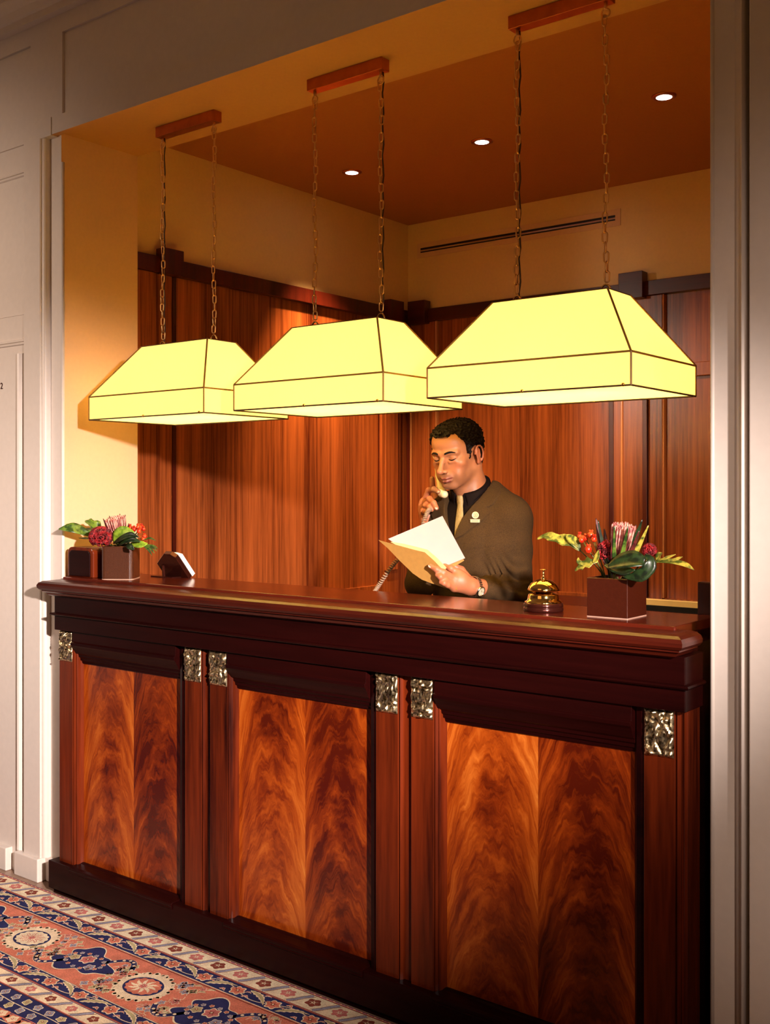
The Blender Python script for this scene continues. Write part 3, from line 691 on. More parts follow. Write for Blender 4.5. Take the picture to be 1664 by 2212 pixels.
# arrangement in the left vase
def L_(x, y, Y=2.57): return at(100+x/5.943, 1080+y/5.943, Y-.035)
cL = Vector((VL.x, VL.y, CT+.113))
protea('short pink protea behind the dark red bloom in the rounded vase', cL+Vector((0, .0, 0)), L_(880, 240, 2.545), .038,
       [(L_(730, 240, 2.57), .007, 'bract'), (L_(810, 205, 2.6), .008, 'bract'), (L_(945, 178, 2.6), .008, 'bract'), (L_(1015, 190, 2.57), .007, 'bract'), (L_(870, 290, 2.53), .009, 'leaf_green'), (L_(1060, 300, 2.56), .008, 'bract')], 'proteas')
leaf_thing('long_leaf', 'long green leaf pointing left to the wall from the rounded vase', [dict(pts=[L_(600, 470, 2.56), L_(480, 410, 2.53), L_(330, 362, 2.49), L_(160, 375, 2.46)], widths=[.004, .013, .017, .002], nrm=(.5, -.7, .6), cup=.25), dict(pts=[L_(420, 385, 2.52), L_(350, 335, 2.50), L_(255, 312, 2.48)], widths=[.003, .008, .0008], nrm=(.5, -.7, .6))], M['leaf_green'], cL+Vector((-.03, 0, 0)))
leaf_thing('lobed_leaf', 'short lobed green leaf above the long leaf in the rounded vase', [dict(pts=[L_(700, 400), L_(650, 350), L_(560, 300, 2.54), L_(495, 275, 2.52)], widths=[.003, .017, .014, .002], nrm=(.5, -.7, .6), lob=.2), dict(pts=[L_(640, 400), L_(580, 385), L_(510, 365)], widths=[.003, .007, .001], nrm=(.5, -.7, .6))], M['leaf_green'], cL+Vector((-.02, .01, 0)))
leaf_thing('narrow_leaf', 'thin green leaf pointing left just above the wooden card box', [dict(pts=[L_(600, 490), L_(500, 492), L_(415, 490)], widths=[.002, .003, .0005])], M['leaf_green'], cL+Vector((-.03, -.01, 0)))
leaf_thing('round_leaf', 'round lime green leaf in the middle of the rounded vase', [dict(pts=[L_(870, 545, 2.53), L_(920, 450, 2.525), L_(1010, 410, 2.53), L_(1130, 420, 2.54)], widths=[.003, .016, .017, .003], nrm=(.6, -.8, .2), cup=.15)], M['lime_leaf'], cL+Vector((.01, -.01, 0)))
leaf_thing('dark_leaf', 'bunch of narrow dark green leaves on the rounded vase rim', [dict(pts=[L_(860, 560, 2.52), L_(960, 500, 2.515), L_(1080, 450, 2.52), L_(1190, 480, 2.53)], widths=[.002, .009, .009, .001]), dict(pts=[L_(930, 580, 2.52), L_(1030, 530, 2.515), L_(1120, 510, 2.52), L_(1210, 540, 2.53)], widths=[.002, .008, .008, .001]), dict(pts=[L_(1030, 580, 2.52), L_(1080, 600, 2.515), L_(1130, 640, 2.52)], widths=[.004, .009, .001])], M['leaf_dark'], cL+Vector((.01, -.02, 0)))
leaf_thing('lime_leaf', 'yellow green leaf drooping over the right rim of the rounded vase', [dict(pts=[L_(1080, 560, 2.54), L_(1160, 570, 2.535), L_(1240, 575, 2.54), L_(1300, 560, 2.55)], widths=[.003, .010, .010, .002])], M['lime_leaf'], cL+Vector((.02, -.01, 0)))
leaf_thing('feathery_leaf', 'feathery grey green leaf drooping right of the rounded vase', [dict(pts=[L_(1230, 570, 2.55), L_(1330+dx*.6, 590+k*22, 2.55), L_(1360+dx, 630+k*28, 2.55)], widths=[.001, .0028, .0004]) for k, dx in enumerate((75, 60, 30, -5))] + [dict(pts=[L_(1240, 520, 2.56), L_(1330, 490, 2.56), L_(1410, 525, 2.56)], widths=[.001, .003, .0004])], M['leaf_green'], cL+Vector((.03, 0, 0)))
ruffled_flower('carnation_flower', 'large dark red ruffled bloom at the front left of the rounded vase', L_(700, 475, 2.50), .044, cL+Vector((-.01, -.01, 0)), 9, M['red_velvet'], 130, (1, 1, .9))
berries('berry_sprig', 'orange red bud sprig right of the protea in the rounded vase', [L_(1080, 355), L_(1130, 375, 2.56), L_(1190, 400, 2.56), L_(1225, 350), L_(1250, 375), L_(1180, 350), L_(1265, 470), L_(1250, 500)], [.0085, .008, .0088, .009, .007], cL+Vector((.02, 0, 0)), M['berry'])

# wooden card box left of the rounded vase
t = thing('card_box', 'low wooden box with rounded top corners at the far left of the counter', 'box', (-3.37, 2.50, CT))
bm = bmesh.new()
def rbox(x0, x1, y0, y1, z0, z1, r):
    a = [bm.verts.new((x, y0, z)) for x, z in [(x0, z0)]+[(x0+r-r*math.cos(k*PI/10), z1-r+r*math.sin(k*PI/10)) for k in range(6)]+[(x1-r+r*math.sin(k*PI/10), z1-r+r*math.cos(k*PI/10)) for k in range(6)]+[(x1, z0)]]
    c = [bm.verts.new((v.co.x, y1, v.co.z)) for v in a]; n = len(a)
    for k in range(n): bm.faces.new((a[k], a[(k+1) % n], c[(k+1) % n], c[k]))
    bm.faces.new(a[::-1]); bm.faces.new(c)
rbox(-3.455, -3.30, 2.476, 2.55, CT, CT+.112, .022); obj('body', bm, M['desk_post'], t, bevel=.004)
bm = bmesh.new(); rbox(-3.44, -3.315, 2.4715, 2.477, CT+.004, CT+.100, .016); obj('front_panel', bm, M['desk_dark'], t, bevel=.002)

# small clerk's display standing at the back of the counter, reclined towards the hall
t = thing('display_screen', 'small dark reclined screen with white side on the counter back edge', 'screen', (-3.12, 2.70, CT))
def slab(x0, outline, th0, th1):
    d = Vector((0, -.075, .092)).normalized(); n = Vector((0, -.092, -.075)).normalized(); o0 = Vector((0, 2.728, CT+.010))
    a = [bm.verts.new(o0+d*s+n*th0+Vector((x, 0, 0))) for x, s in outline]; b_ = [bm.verts.new(o0+d*s+n*th1+Vector((x, 0, 0))) for x, s in outline]
    k_ = len(a)
    for k in range(k_): bm.faces.new((a[k], a[(k+1) % k_], b_[(k+1) % k_], b_[k]))
    bm.faces.new(a[::-1]); bm.faces.new(b_)
oc = [(-3.16, .004), (-3.03, .004), (-3.03, .110), (-3.050, .126), (-3.085, .126), (-3.16, .075)]
bm = bmesh.new(); slab(0, oc, .010, .028); obj('back_shell', bm, M['bell_base'], t, bevel=.002)
M['white_plastic'] = simple('white_plastic', srgb(240, 236, 230), 0.35, var=0.01)
bm = bmesh.new(); slab(0, [(-3.155, .006), (-3.029, .002), (-3.029, .100), (-3.052, .106), (-3.083, .106), (-3.155, .060)], -.006, .0098); obj('front_shell', bm, M['white_plastic'], t, bevel=.0006)
bm = B((-3.19, -3.07, 2.655, 2.70, CT, CT+.004)); tube(bm, [(-3.13, 2.668, CT+.003), (-3.13, 2.664, CT+.045)], .006, 8)
obj('stand', bm, M['bell_base'], t)

# back credenza with a stack of cream paper
t = thing('credenza', 'dark low wooden cabinet along the back wall of the niche', 'cabinet', (-1.9, 4.6, 0))
obj('body', B((-2.9, -.9, 4.50, 4.86, .06, .94)), M['dark_wood'], t, bevel=.003)
obj('top', B((-2.92, -.88, 4.47, 4.862, .94, .968)), M['dark_wood'], t, bevel=.004)
obj('plinth', B((-2.88, -.92, 4.53, 4.85, 0, .06)), M['dark_wood'], t)
for k in range(4):
    d = obj('door', B((-2.885+k*.49, -2.41+k*.49, 4.484, 4.50, .09, .92)), M['dark_wood'], t, bevel=.003)
    bm = bmesh.new(); xk = -2.885+k*.49+(.43 if k % 2 == 0 else .045); sphere(bm, (xk, 4.474, .6), .012, 12, 8); h = obj('knob', bm, M['brass'], d, smooth=True); h.location = (0, 0, 0)
M['paper_cream'] = simple('cream_paper', srgb(250, 226, 160), 0.7, var=0.02)
t = thing('paper_stack', 'thick cream paper stack lying on the dark cabinet behind the square vase', 'paper', (-1.9, 4.58, .968))
obj('sheets', B((-2.10, -1.60, 4.49, 4.53, .990, 1.016)), M['paper_cream'], t, bevel=.001)
obj('tray', B((-2.12, -1.58, 4.484, 4.60, .968, .992)), M['black'], t, bevel=.001)
# room number on the left door panel: only its edge is in view
cu = bpy.data.curves.new('number', 'FONT'); cu.body = '2'; cu.size = .036; cu.extrude = .0008; cu.align_x = 'RIGHT'
no = bpy.data.objects.new('door_number', cu); COL.objects.link(no); me_ = bpy.data.meshes.new_from_object(no); bpy.data.objects.remove(no); no = bpy.data.objects.new('door_number', me_); COL.objects.link(no); no.location = (-3.853, YB+.0112, 1.905); no.rotation_euler = (PI/2, 0, 0)
no.data.materials.clear(); no.data.materials.append(M['bell_base']); tag(no, 'small dark numeral on the white panelling at the left picture edge', 'number')

# ------------------------------------------------------------------ persian rug: woven motifs as thin polygons on a pile slab
RC = dict(cream=srgb(226, 202, 168), navy=srgb(42, 44, 84), terra=srgb(196, 116, 92), rose=srgb(190, 112, 104), grey=srgb(140, 138, 152), brown=srgb(128, 62, 50), pale=srgb(226, 206, 172), olive=srgb(172, 160, 118), fringe=srgb(96, 104, 150), edge=srgb(206, 118, 92))
RK = list(RC)
rmats = []
for k in RK:
    t_ = NT('rug_'+k); co = t_.n('TexCoord').outputs['Object']
    n1 = t_.n('TexNoise', {'Vector': co, 'Scale': 320.0, 'Detail': 2.0}).outputs[0]; n2 = t_.n('TexNoise', {'Vector': co, 'Scale': 26.0, 'Detail': 4.0}).outputs[0]
    c = RC[k]; s_ = t_.math('MULTIPLY_ADD', n1, .6, t_.math('MULTIPLY', n2, .5))
    t_.bsdf(Base_Color=t_.ramp(s_, [(.4, tuple(x*.8 for x in c[:3])+(1,)), (.7, tuple(min(1, x*1.4) for x in c[:3])+(1,))]), Roughness=.95, Specular_IOR_Level=.1,
            Normal=t_.n('Bump', {'Height': n1, 'Strength': .6, 'Distance': .002}).outputs[0]); rmats.append(t_.m)
rug = thing('persian_rug', 'red and navy patterned rug with cream borders on the floor before the desk', 'rug', (-2.8, 1.2, 0))
RX0, RX1, RY0, RY1 = -5.6, -.4, .2, 2.392
rb = bmesh.new(); ZR = .008; Lv = .00035
def rp(pts, col, lv):
    try: f = rb.faces.new([rb.verts.new((x, y, ZR+Lv*lv)) for x, y in pts]); f.material_index = RK.index(col); 
    except Exception: pass
def band(y0, y1, col, lv=0): rp([(RX0, y0), (RX1, y0), (RX1, y1), (RX0, y1)], col, lv)
def polar(cx, cy, f, n, col, lv, sx=1, sy=1, rot=0):
    rp([(cx+(lambda a, r: (r*math.cos(a)*sx*math.cos(rot)-r*math.sin(a)*sy*math.sin(rot)))(2*PI*k/n, f(2*PI*k/n)), cy+(lambda a, r: (r*math.cos(a)*sx*math.sin(rot)+r*math.sin(a)*sy*math.cos(rot)))(2*PI*k/n, f(2*PI*k/n))) for k in range(n)], col, lv)
def rosette(cx, cy, r, p, c1, c2, c3, lv=2, sx=1, sy=1, rot=0, amp=.14):
    polar(cx, cy, lambda a: r*(1+amp*math.cos(p*a)), 10*p if p > 4 else 40, c1, lv, sx, sy, rot)
    polar(cx, cy, lambda a: r*.84*(1+amp*math.cos(p*a)), 10*p if p > 4 else 40, c2, lv+1, sx, sy, rot)
    for k in range(p):   # petal veins
        a = 2*PI*(k+.5)/p; d = (math.cos(a), math.sin(a)); q = (-d[1], d[0]); w0 = r*.045
        P = [(d[0]*r*.25+q[0]*w0, d[1]*r*.25+q[1]*w0), (d[0]*r*.25-q[0]*w0, d[1]*r*.25-q[1]*w0), (d[0]*r*.75, d[1]*r*.75)]
        rp([(cx+x*sx*math.cos(rot)-y*sy*math.sin(rot), cy+x*sx*math.sin(rot)+y*sy*math.cos(rot)) for x, y in P], c3, lv+2)
    polar(cx, cy, lambda a: r*.26, 10, c3, lv+2, sx, sy, rot); polar(cx, cy, lambda a: r*.14, 8, c1, lv+3, sx, sy, rot)
def rleaf(x0, y0, x1, y1, wd, c1, c2, lv=2, bend=.25, teeth=5):
    n = 18; dx, dy = x1-x0, y1-y0; L_n = math.hypot(dx, dy); nx, ny = -dy/L_n, dx/L_n
    for sc_, col, l in ((1, c1, lv), (.5, c2, lv+1)):
        A = []; Bq = []
        for k in range(n+1):
            t = k/n; c = bend*L_n*math.sin(PI*t); w_ = wd*sc_*math.sin(PI*min(1, t**.75))*(1+.28*((t*teeth) % 1 - .5)*2*(1 if sc_ == 1 else 0))
            cx, cy = x0+dx*t+nx*c, y0+dy*t+ny*c; A.append((cx+nx*w_, cy+ny*w_)); Bq.append((cx-nx*w_, cy-ny*w_))
        rp(A+Bq[::-1][1:-1], col, l)
def vine(pts, wd, col, lv=1):
    for (x0, y0), (x1, y1) in zip(pts, pts[1:]):
        L_n = math.hypot(x1-x0, y1-y0) or 1; nx, ny = -(y1-y0)/L_n*wd/2, (x1-x0)/L_n*wd/2
        rp([(x0+nx, y0+ny), (x1+nx, y1+ny), (x1-nx, y1-ny), (x0-nx, y0-ny)], col, lv)
def cream_band(y0, y1, ph, dimc='cream'):
    band(y0, y1, dimc); yc = (y0+y1)/2; h = (y1-y0)/2
    x = -4.95+ph; k = 0
    while x < -1.05:
        polar(x, yc, lambda a: h*.80*(1+.10*math.cos(6*a)), 36, 'pale', 1, 1.25, 1)
        rosette(x, yc+h*.05, h*.55, 6 if k % 2 else 5, 'rose' if k % 2 else 'brown', 'rose' if k % 2 else 'brown', 'pale', 2, 1.15, 1)
        xm = x+.05
        vine([(xm-.024, y0+.004), (xm-.006, yc-h*.3), (xm+.006, yc+h*.3), (xm+.024, y1-.004)], .013, 'grey', 2)
        vine([(xm-.033, y0+.004), (xm-.014, yc-h*.3), (xm-.002, yc+h*.3), (xm+.014, y1-.004)], .002, 'brown', 2)
        vine([(xm-.014, y0+.004), (xm+.004, yc-h*.3), (xm+.016, yc+h*.3), (xm+.034, y1-.004)], .002, 'brown', 2)
        x += .1; k += 1
def navy_band(y0, y1, ph):
    band(y0, y1, 'navy'); yc = (y0+y1)/2; h = (y1-y0)/2; x = -4.935+ph; k = 0
    while x < -1.05:
        rosette(x, yc, h*.72, 6, 'pale', 'terra', 'brown', 2, 1.05, 1)
        s = 1 if k % 2 else -1
        vine([(x+.145*q/12, yc+s*h*.55*math.sin(PI*q/12)) for q in range(13)], .003, 'cream', 1)
        rleaf(x+.030, yc-s*h*.75, x+.125, yc+s*h*.65, h*.34, 'cream', 'olive', 2, .12, 6)
        for dx, dy, w_ in ((.045, .62, .010), (.10, -.68, .010), (.125, .1, .006), (.035, -.1, .006)):
            rleaf(x+dx-.012, yc+s*h*dy, x+dx+.014, yc+s*h*(dy-.15), w_*.6, 'pale', 'rose', 2, .3, 3)
        x += .145; k += 1
def line(y, wd, col, lv=1): band(y-wd/2, y+wd/2, col, lv)
band(RY0, 1.856, 'navy'); cream_band(1.862, 1.918, .03); navy_band(1.924, 1.988, .09)
band(1.992, 2.226, 'terra'); navy_band(2.232, 2.298, .0); cream_band(2.306, 2.382, .055); band(2.384, RY1, 'edge')
for y, c in ((1.859, 'brown'), (1.921, 'rose'), (1.990, 'terra'), (1.986, 'pale'), (2.229, 'terra'), (2.2325, 'pale'), (2.2255, 'brown'), (2.302, 'rose'), (2.3045, 'brown'), (2.2985, 'brown'), (2.383, 'brown'), (2.391, 'brown'), (1.9245, 'brown'), (1.8625, 'rose')):
    line(y, .003, c, 2)
# main terracotta border: oval medallions and navy clouds full of small blossoms
mx = -3.137-.57*3; rr2 = random.Random(4)
mk = 0
while mx < -1.1:
    cy = 2.108
    polar(mx, cy, lambda a: .088*(1+.09*abs(math.sin(9*a))*2-.06), 90, 'cream', 2, 1.02, .98)
    polar(mx, cy, lambda a: .062, 40, 'navy', 3, 1.12, .9); polar(mx, cy, lambda a: .054*(1+.05*math.cos(14*a)), 70, 'pale' if mk % 2 else 'terra', 4, 1.12, .9)
    for k in range(10):
        a = 2*PI*k/10+.1; rleaf(mx+.012*math.cos(a), cy+.010*math.sin(a), mx+.052*math.cos(a), cy+.042*math.sin(a), .006, 'cream' if mk % 2 == 0 else 'rose', 'pale' if mk % 2 == 0 else 'cream', 5, .15, 4)
    rosette(mx, cy, .014, 6, 'pale', 'rose', 'brown', 6)
    for k in range(26):
        a = 2*PI*k/26; polar(mx+.092*math.cos(a), cy+.086*math.sin(a), lambda a_: .006, 7, 'cream', 2)
    # clouds half way to the next medallion
    qx = mx+.285
    polar(qx, cy, lambda a: .075*(1+.22*math.cos(3*a+.4)+.13*math.cos(7*a)), 84, 'pale', 2, 1.5, 1.05); polar(qx, cy, lambda a: .071*(1+.22*math.cos(3*a+.4)+.13*math.cos(7*a)), 84, 'navy', 3, 1.5, 1.05)
    rosette(qx, cy+.012, .026, 6, 'pale', 'rose', 'brown', 4); rosette(qx+.05, cy-.02, .018, 5, 'cream', 'grey', 'brown', 4); rosette(qx-.05, cy+.0, .018, 5, 'cream', 'olive', 'brown', 4)
    for k in range(16):
        a = 2*PI*k/16; rosette(qx+.078*math.cos(a), cy+.045*math.sin(a), .0075, 5, 'pale', 'terra' if k % 2 else 'grey', 'brown', 4)
    for s in (-1, 1):        # scroll arms of navy with pale beads
        pts = [(qx+s*(.06+.11*q/12), cy+s*(.03+.060*math.sin(PI*q/12*.9))) for q in range(13)]
        vine(pts, .020, 'pale', 2); vine(pts, .017, 'navy', 3)
        for q in range(0, 13, 2): polar(pts[q][0], pts[q][1], lambda a_: .0055, 8, 'cream', 4)
    for k in range(46):      # small scattered blossoms and sprigs
        for _ in range(20):
            bx, by = mx+rr2.uniform(-.27, .27), cy+rr2.uniform(-.10, .10)
            if math.hypot(bx-mx, by-cy) > .108 and abs(bx-qx) > .12 and abs(bx-qx+.57) > .12: break
        rosette(bx, by, rr2.uniform(.009, .014), rr2.choice((4, 5)), 'pale', rr2.choice(('grey', 'grey', 'rose', 'olive')), 'brown', 2, amp=.25)
        a = rr2.uniform(0, 6.28); vine([(bx, by), (bx+.018*math.cos(a), by+.018*math.sin(a)), (bx+.03*math.cos(a+.5), by+.03*math.sin(a+.5))], .0022, 'cream', 1)
        if k % 3 == 0: rleaf(bx+.012, by+.004, bx+.038, by+.016, .006, 'cream', 'olive', 2, .2, 4)
    mx += .57; mk += 1
# navy field with rows of blossoms
for j in range(9):
    for i in range(70):
        x = -4.9+i*.055+(j % 2)*.0275; y = 1.835-j*.042
        if x > -1.1: break
        if j in (2, 6):
            polar(x, y, lambda a: .026*(1+.1*math.cos(5*a)), 20, 'terra', 2, 1.3, .8); rosette(x, y, .017, 5, 'pale', 'cream', 'rose', 3)
        else: rosette(x, y, .0135, 4 if i % 2 else 5, 'pale', 'grey' if (i+j) % 3 else 'olive', 'brown', 2, 1.2, 1, .3*i)
    vine([(-4.9+q*.05, 1.835-j*.042-.021+.004*math.sin(q)) for q in range(76)], .003, 'rose' if j % 2 else 'cream', 1)
o = obj('pile_pattern', rb, rmats, rug)
obj('backing', B((RX0, RX1, RY0, RY1, .0, .0078)), rmats[RK.index('navy')], rug)
bm = bmesh.new()
x = RX0; k = 0
rr3 = random.Random(2)
while x < -.4:
    ln = .0015+.002*rr3.random(); 
    bm2 = [(x, RY1-.003), (x+.006, RY1-.003), (x+.010, RY1+ln), (x+.003, RY1+ln+.001)]
    f = bm.faces.new([bm.verts.new((p[0], p[1], .0088 if q < 2 else .004)) for q, p in enumerate(bm2)]); f.material_index = k % 3 != 0
    x += .0085; k += 1
o = obj('fringe', bm, [rmats[RK.index('pale')], rmats[RK.index('fringe')]], rug); o.modifiers.new('s', 'SOLIDIFY').thickness = .003

# ------------------------------------------------------------------ signed distance modelling (numpy) -> continuous quad mesh
class SD:
    def __init__(s): s.p = []; s.frames = [None]
    def frame(s, origin, rot): s.frames.append((np.array(origin, float), np.array(rot, float))); return len(s.frames)-1
    def cap(s, a, b, ra, rb=None, k=.01, op=1, fr=0, sc=None):
        s.p.append(('c', np.array(a, float), np.array(b, float), ra, ra if rb is None else rb, k, op, fr, sc))
    def ell(s, c, r, k=.01, op=1, fr=0, rot=None):
        s.p.append(('e', np.array(c, float), np.array(r, float), None if rot is None else np.array(rot, float), None, k, op, fr, None))
    def path(s, pts, rs, k=.01, op=1, fr=0):
        for i in range(len(pts)-1): s.cap(pts[i], pts[i+1], rs[i], rs[i+1], k if i == 0 else min(k, .006), op, fr)
    @staticmethod
    def dist(q, P):
        if q[0] == 'c':
            a, b, ra, rb = q[1:5]; ba = b-a; L2 = max(ba @ ba, 1e-12)
            t = np.clip(((P-a) @ ba)/L2, 0, 1)
            return np.linalg.norm(P-a-t[:, None]*ba, axis=1)-(ra+(rb-ra)*t)
        c, r, rot = q[1:4]; L = P-c
        if rot is not None: L = L @ rot
        k0 = np.linalg.norm(L/r, axis=1); k1 = np.linalg.norm(L/(r*r), axis=1)+1e-9
        return np.where(k0 < .05, -r.min(), k0*(k0-1)/k1)
    def loc(s, P, cache, fr):
        if fr == 0: return P
        if fr not in cache: o, R = s.frames[fr]; cache[fr] = (P-o) @ R
        return cache[fr]
    def __call__(s, P, hd=None):
        d = np.full(len(P), 9.0); cache = {}; cc = {}
        ctr = P.mean(0)[None] if hd else None
        for q in s.p:
            k, op, fr = q[5:8]
            if hd and s.dist(q, s.loc(ctr, cc, fr))[0] > hd*1.15+k+.004: continue
            e = s.dist(q, s.loc(P, cache, fr))
            if op == 1: h = np.maximum(k-np.abs(d-e), 0)/k; d = np.minimum(d, e)-h*h*k*.25
            else: h = np.maximum(k-np.abs(d+e), 0)/k; d = np.maximum(d, -e)+h*h*k*.25
        return d
def sd_mesh(fn, lo, hi, vox, n=12):
    lo = np.array(lo, float); hi = np.array(hi, float); bs = vox*n
    nb = np.ceil((hi-lo)/bs).astype(int); hd = bs*math.sqrt(3)/2
    I = np.stack(np.meshgrid(*[np.arange(k) for k in nb], indexing='ij'), -1).reshape(-1, 3)
    C = lo+(I+.5)*bs; dc = fn(C)
    I = I[np.abs(dc) < hd*1.35+.004]
    g = np.stack(np.meshgrid(*[np.arange(n+1)]*3, indexing='ij'), -1).reshape(-1, 3)
    S0 = [1 << 0]; big = 1 << 14
    ids = []; vs = []; quads = []
    def gid(c): return (c[:, 0].astype(np.int64)*big+c[:, 1])*big+c[:, 2]
    for b in I:
        base = b*n; P = lo+(base+g)*vox; D = fn(P, hd).reshape(n+1, n+1, n+1)
        if D.min() > 0 or D.max() < 0: continue
        acc = np.zeros((n, n, n, 3)); cnt = np.zeros((n, n, n))
        gi = np.arange(n+1)
        for ax in range(3):
            A = np.moveaxis(D, ax, 0); a0, a1 = A[:-1], A[1:]; cr = (a0 < 0) != (a1 < 0)
            t = np.where(cr, a0/(a0-a1+1e-12), 0)
            idx = np.argwhere(cr)
            if len(idx) == 0: continue
            tt = t[cr]; e = np.zeros((len(idx), 3)); oth = [x for x in range(3) if x != ax]
            e[:, ax] = idx[:, 0]+tt; e[:, oth[0]] = idx[:, 1]; e[:, oth[1]] = idx[:, 2]
            c0 = np.zeros((len(idx), 3), int); c0[:, ax] = idx[:, 0]; c0[:, oth[0]] = idx[:, 1]; c0[:, oth[1]] = idx[:, 2]
            sg = a0[cr] < 0
            for u in (0, 1):
                for v in (0, 1):
                    c = c0.copy(); c[:, oth[0]] -= u; c[:, oth[1]] -= v
                    ok = (c >= 0).all(1) & (c < n).all(1)
                    np.add.at(acc, tuple(c[ok].T), e[ok]); np.add.at(cnt, tuple(c[ok].T), 1)
            own = (c0 < n).all(1); q0 = c0[own]+base; sg = sg[own]
            def off(u, v): c = q0.copy(); c[:, oth[0]] -= u; c[:, oth[1]] -= v; return gid(c+1)
            Q = np.stack([off(0, 0), off(1, 0), off(1, 1), off(0, 1)], 1)
            flip = sg ^ (ax == 1)
            Q[flip] = Q[flip][:, ::-1]; quads.append(Q)
        m = cnt > 0; cells = np.argwhere(m)
        ids.append(gid(cells+base+1)); vs.append(lo+(base+acc[m]/cnt[m][:, None])*vox)
    ids = np.concatenate(ids); vs = np.concatenate(vs); Q = np.concatenate(quads)
    o = np.argsort(ids); ids = ids[o]; vs = vs[o]
    pos = np.searchsorted(ids, Q); pos = np.clip(pos, 0, len(ids)-1); ok = (ids[pos] == Q).all(1); pos = pos[ok]
    return vs, pos[:, ::-1]
def sd_obj(name, fn, lo, hi, vox, mat, parent, colfn=None):
    V, F = sd_mesh(fn, lo, hi, vox)
    org = np.array(parent.get('org', (0, 0, 0)) if parent is not None else (0, 0, 0))
    me = bpy.data.meshes.new(name); V = V-org*0
    me.vertices.add(len(V)); me.vertices.foreach_set('co', V.astype(np.float32).ravel())
    me.loops.add(len(F)*4); me.loops.foreach_set('vertex_index', F.astype(np.int32).ravel())
    me.polygons.add(len(F)); me.polygons.foreach_set('loop_start', np.arange(0, len(F)*4, 4, dtype=np.int32)); me.polygons.foreach_set('loop_total', np.full(len(F), 4, np.int32))
    me.update(); me.validate(); me.polygons.foreach_set('use_smooth', [True]*len(me.polygons))
    me.materials.append(mat)
    if colfn is not None:
        ca = me.color_attributes.new('tone', 'FLOAT_COLOR', 'POINT'); c = colfn(V); ca.data.foreach_set('color', np.concatenate([c, np.ones((len(c), 1))], 1).astype(np.float32).ravel())
    o = bpy.data.objects.new(name, me); link(o, parent); o.location = tuple(-org); return o

# ------------------------------------------------------------------ the receptionist
MAN = (-2.01, 3.07, 0.0)
man = thing('person', 'man in brown suit with khaki tie behind the desk, holding phone and open folder', 'person', MAN)
Hc = np.array((-2.037, 3.0, 1.626)); pit = math.radians(16); rol = math.radians(1.5)
fwd = np.array((0, -math.cos(pit), -math.sin(pit))); upv = np.array((0, -math.sin(pit), math.cos(pit))); lf = np.array((1.0, 0, 0))
lf = lf*math.cos(rol)+upv*math.sin(rol); upv = np.cross(lf, fwd)*-1; upv = upv if upv[2] > 0 else -upv
HR = np.stack([lf, fwd, upv], 1)
def hw(x, y, z): return Hc+lf*x+fwd*y+upv*z
def K(x, y, Y): return np.array(at(900+x/10.4, 1180+y/10.4, Y))
def Q_(x, y, Y): return np.array(at(895+x/11.886, 1020+y/11.886, Y+.015))
def head(sd, h):
    E = lambda c, r, k=.012, op=1, rot=None: sd.ell(c, r, k, op, h, rot)
    Cc = lambda a, b, ra, rb=None, k=.01, op=1: sd.cap(a, b, ra, rb, k, op, h)
    E((0, -.018, .034), (.0735, .092, .069), .02)
    E((0, .030, .043), (.060, .052, .050), .02)
    E((0, .018, -.028), (.0595, .064, .078), .025)
    E((0, .032, -.072), (.046, .046, .032), .02)
    E((0, .0705, -.093), (.0185, .015, .0145), .016)
    for s in (-1, 1):
        Cc((s*.0535, -.004, -.055), (s*.018, .066, -.094), .013, .011, .018)
        E((s*.0430, .0520, -.022), (.019, .018, .015), .02)
        E((s*.030, .060, -.058), (.020, .018, .022), .02)
        Cc((s*.044, .0655, .0160), (s*.012, .0790, .0155), .0085, .0085, .012)
        E((s*.0315, .0890, .0010), (.0170, .0130, .0095), .010, -1)
        E((s*.0310, .0655, -.0005), (.0145, .0128, .0118), .004)
        Cc((s*.022, .0785, -.0135), (s*.041, .071, -.0125), .0035, .003, .008)
        E((s*.0115, .0975, -.0405), (.0072, .0095, .0068), .005)
        E((s*.0065, .1035, -.0475), (.0034, .0055, .003), .002, -1)
        Cc((s*.015, .0935, -.047), (s*.027, .0785, -.064), .0012, .001, .006, -1)
        # ear
        cx = s*.0765; 
        E((cx, -.012, -.012), (.0060, .0175, .0300), .006, 1, [[.94, s*.34, 0], [-s*.34, .94, 0], [0, 0, 1]])
        for q in range(9):
            a0, a1 = math.radians(-60+q*26), math.radians(-60+(q+1)*26)
            e = lambda a: (s*(.0810+.0030*math.sin(a)-.006*math.cos(a)*-1), -.012-.0165*math.cos(a)*.95-.0, -.010+.0275*math.sin(a))
            Cc(e(a0), e(a1), .0030, .0030, .0025)
        E((s*.078, -.004, -.036), (.0045, .0065, .0080), .004)
        E((s*.0845, -.007, -.012), (.0045, .0080, .0130), .003, -1)
        Cc((s*.081, -.017, .004), (s*.081, -.018, -.018), .0022, .0018, .002)
    Cc((0, .078, .010), (0, .0905, -.008), .0070, .0070, .010)
    Cc((0, .0905, -.008), (0, .1105, -.034), .0068, .0085, .007)
    E((0, .1135, -.0370), (.0095, .0090, .0085), .006)
    E((0, .104, -.044), (.0050, .0090, .0035), .004)
    E((0, .080, -.060), (.024, .0135, .0150), .012)
    # lips
    for s in (-1, 1):
        Cc((s*.0255, .0810, -.0655), (s*.0070, .0945, -.0640), .0022, .0042, .004)
        Cc((s*.0190, .0830, -.0735), (s*.0050, .0930, -.0752), .0030, .0052, .005)
        Cc((s*.0275, .0820, -.0665), (s*.0001, .1000, -.0700), .0013, .0017, .0016, -1)
    Cc((-.007, .0945, -.0640), (.007, .0945, -.0640), .0042, .0042, .003)
    E((0, .0895, -.0845), (.013, .0055, .0035), .006, -1)
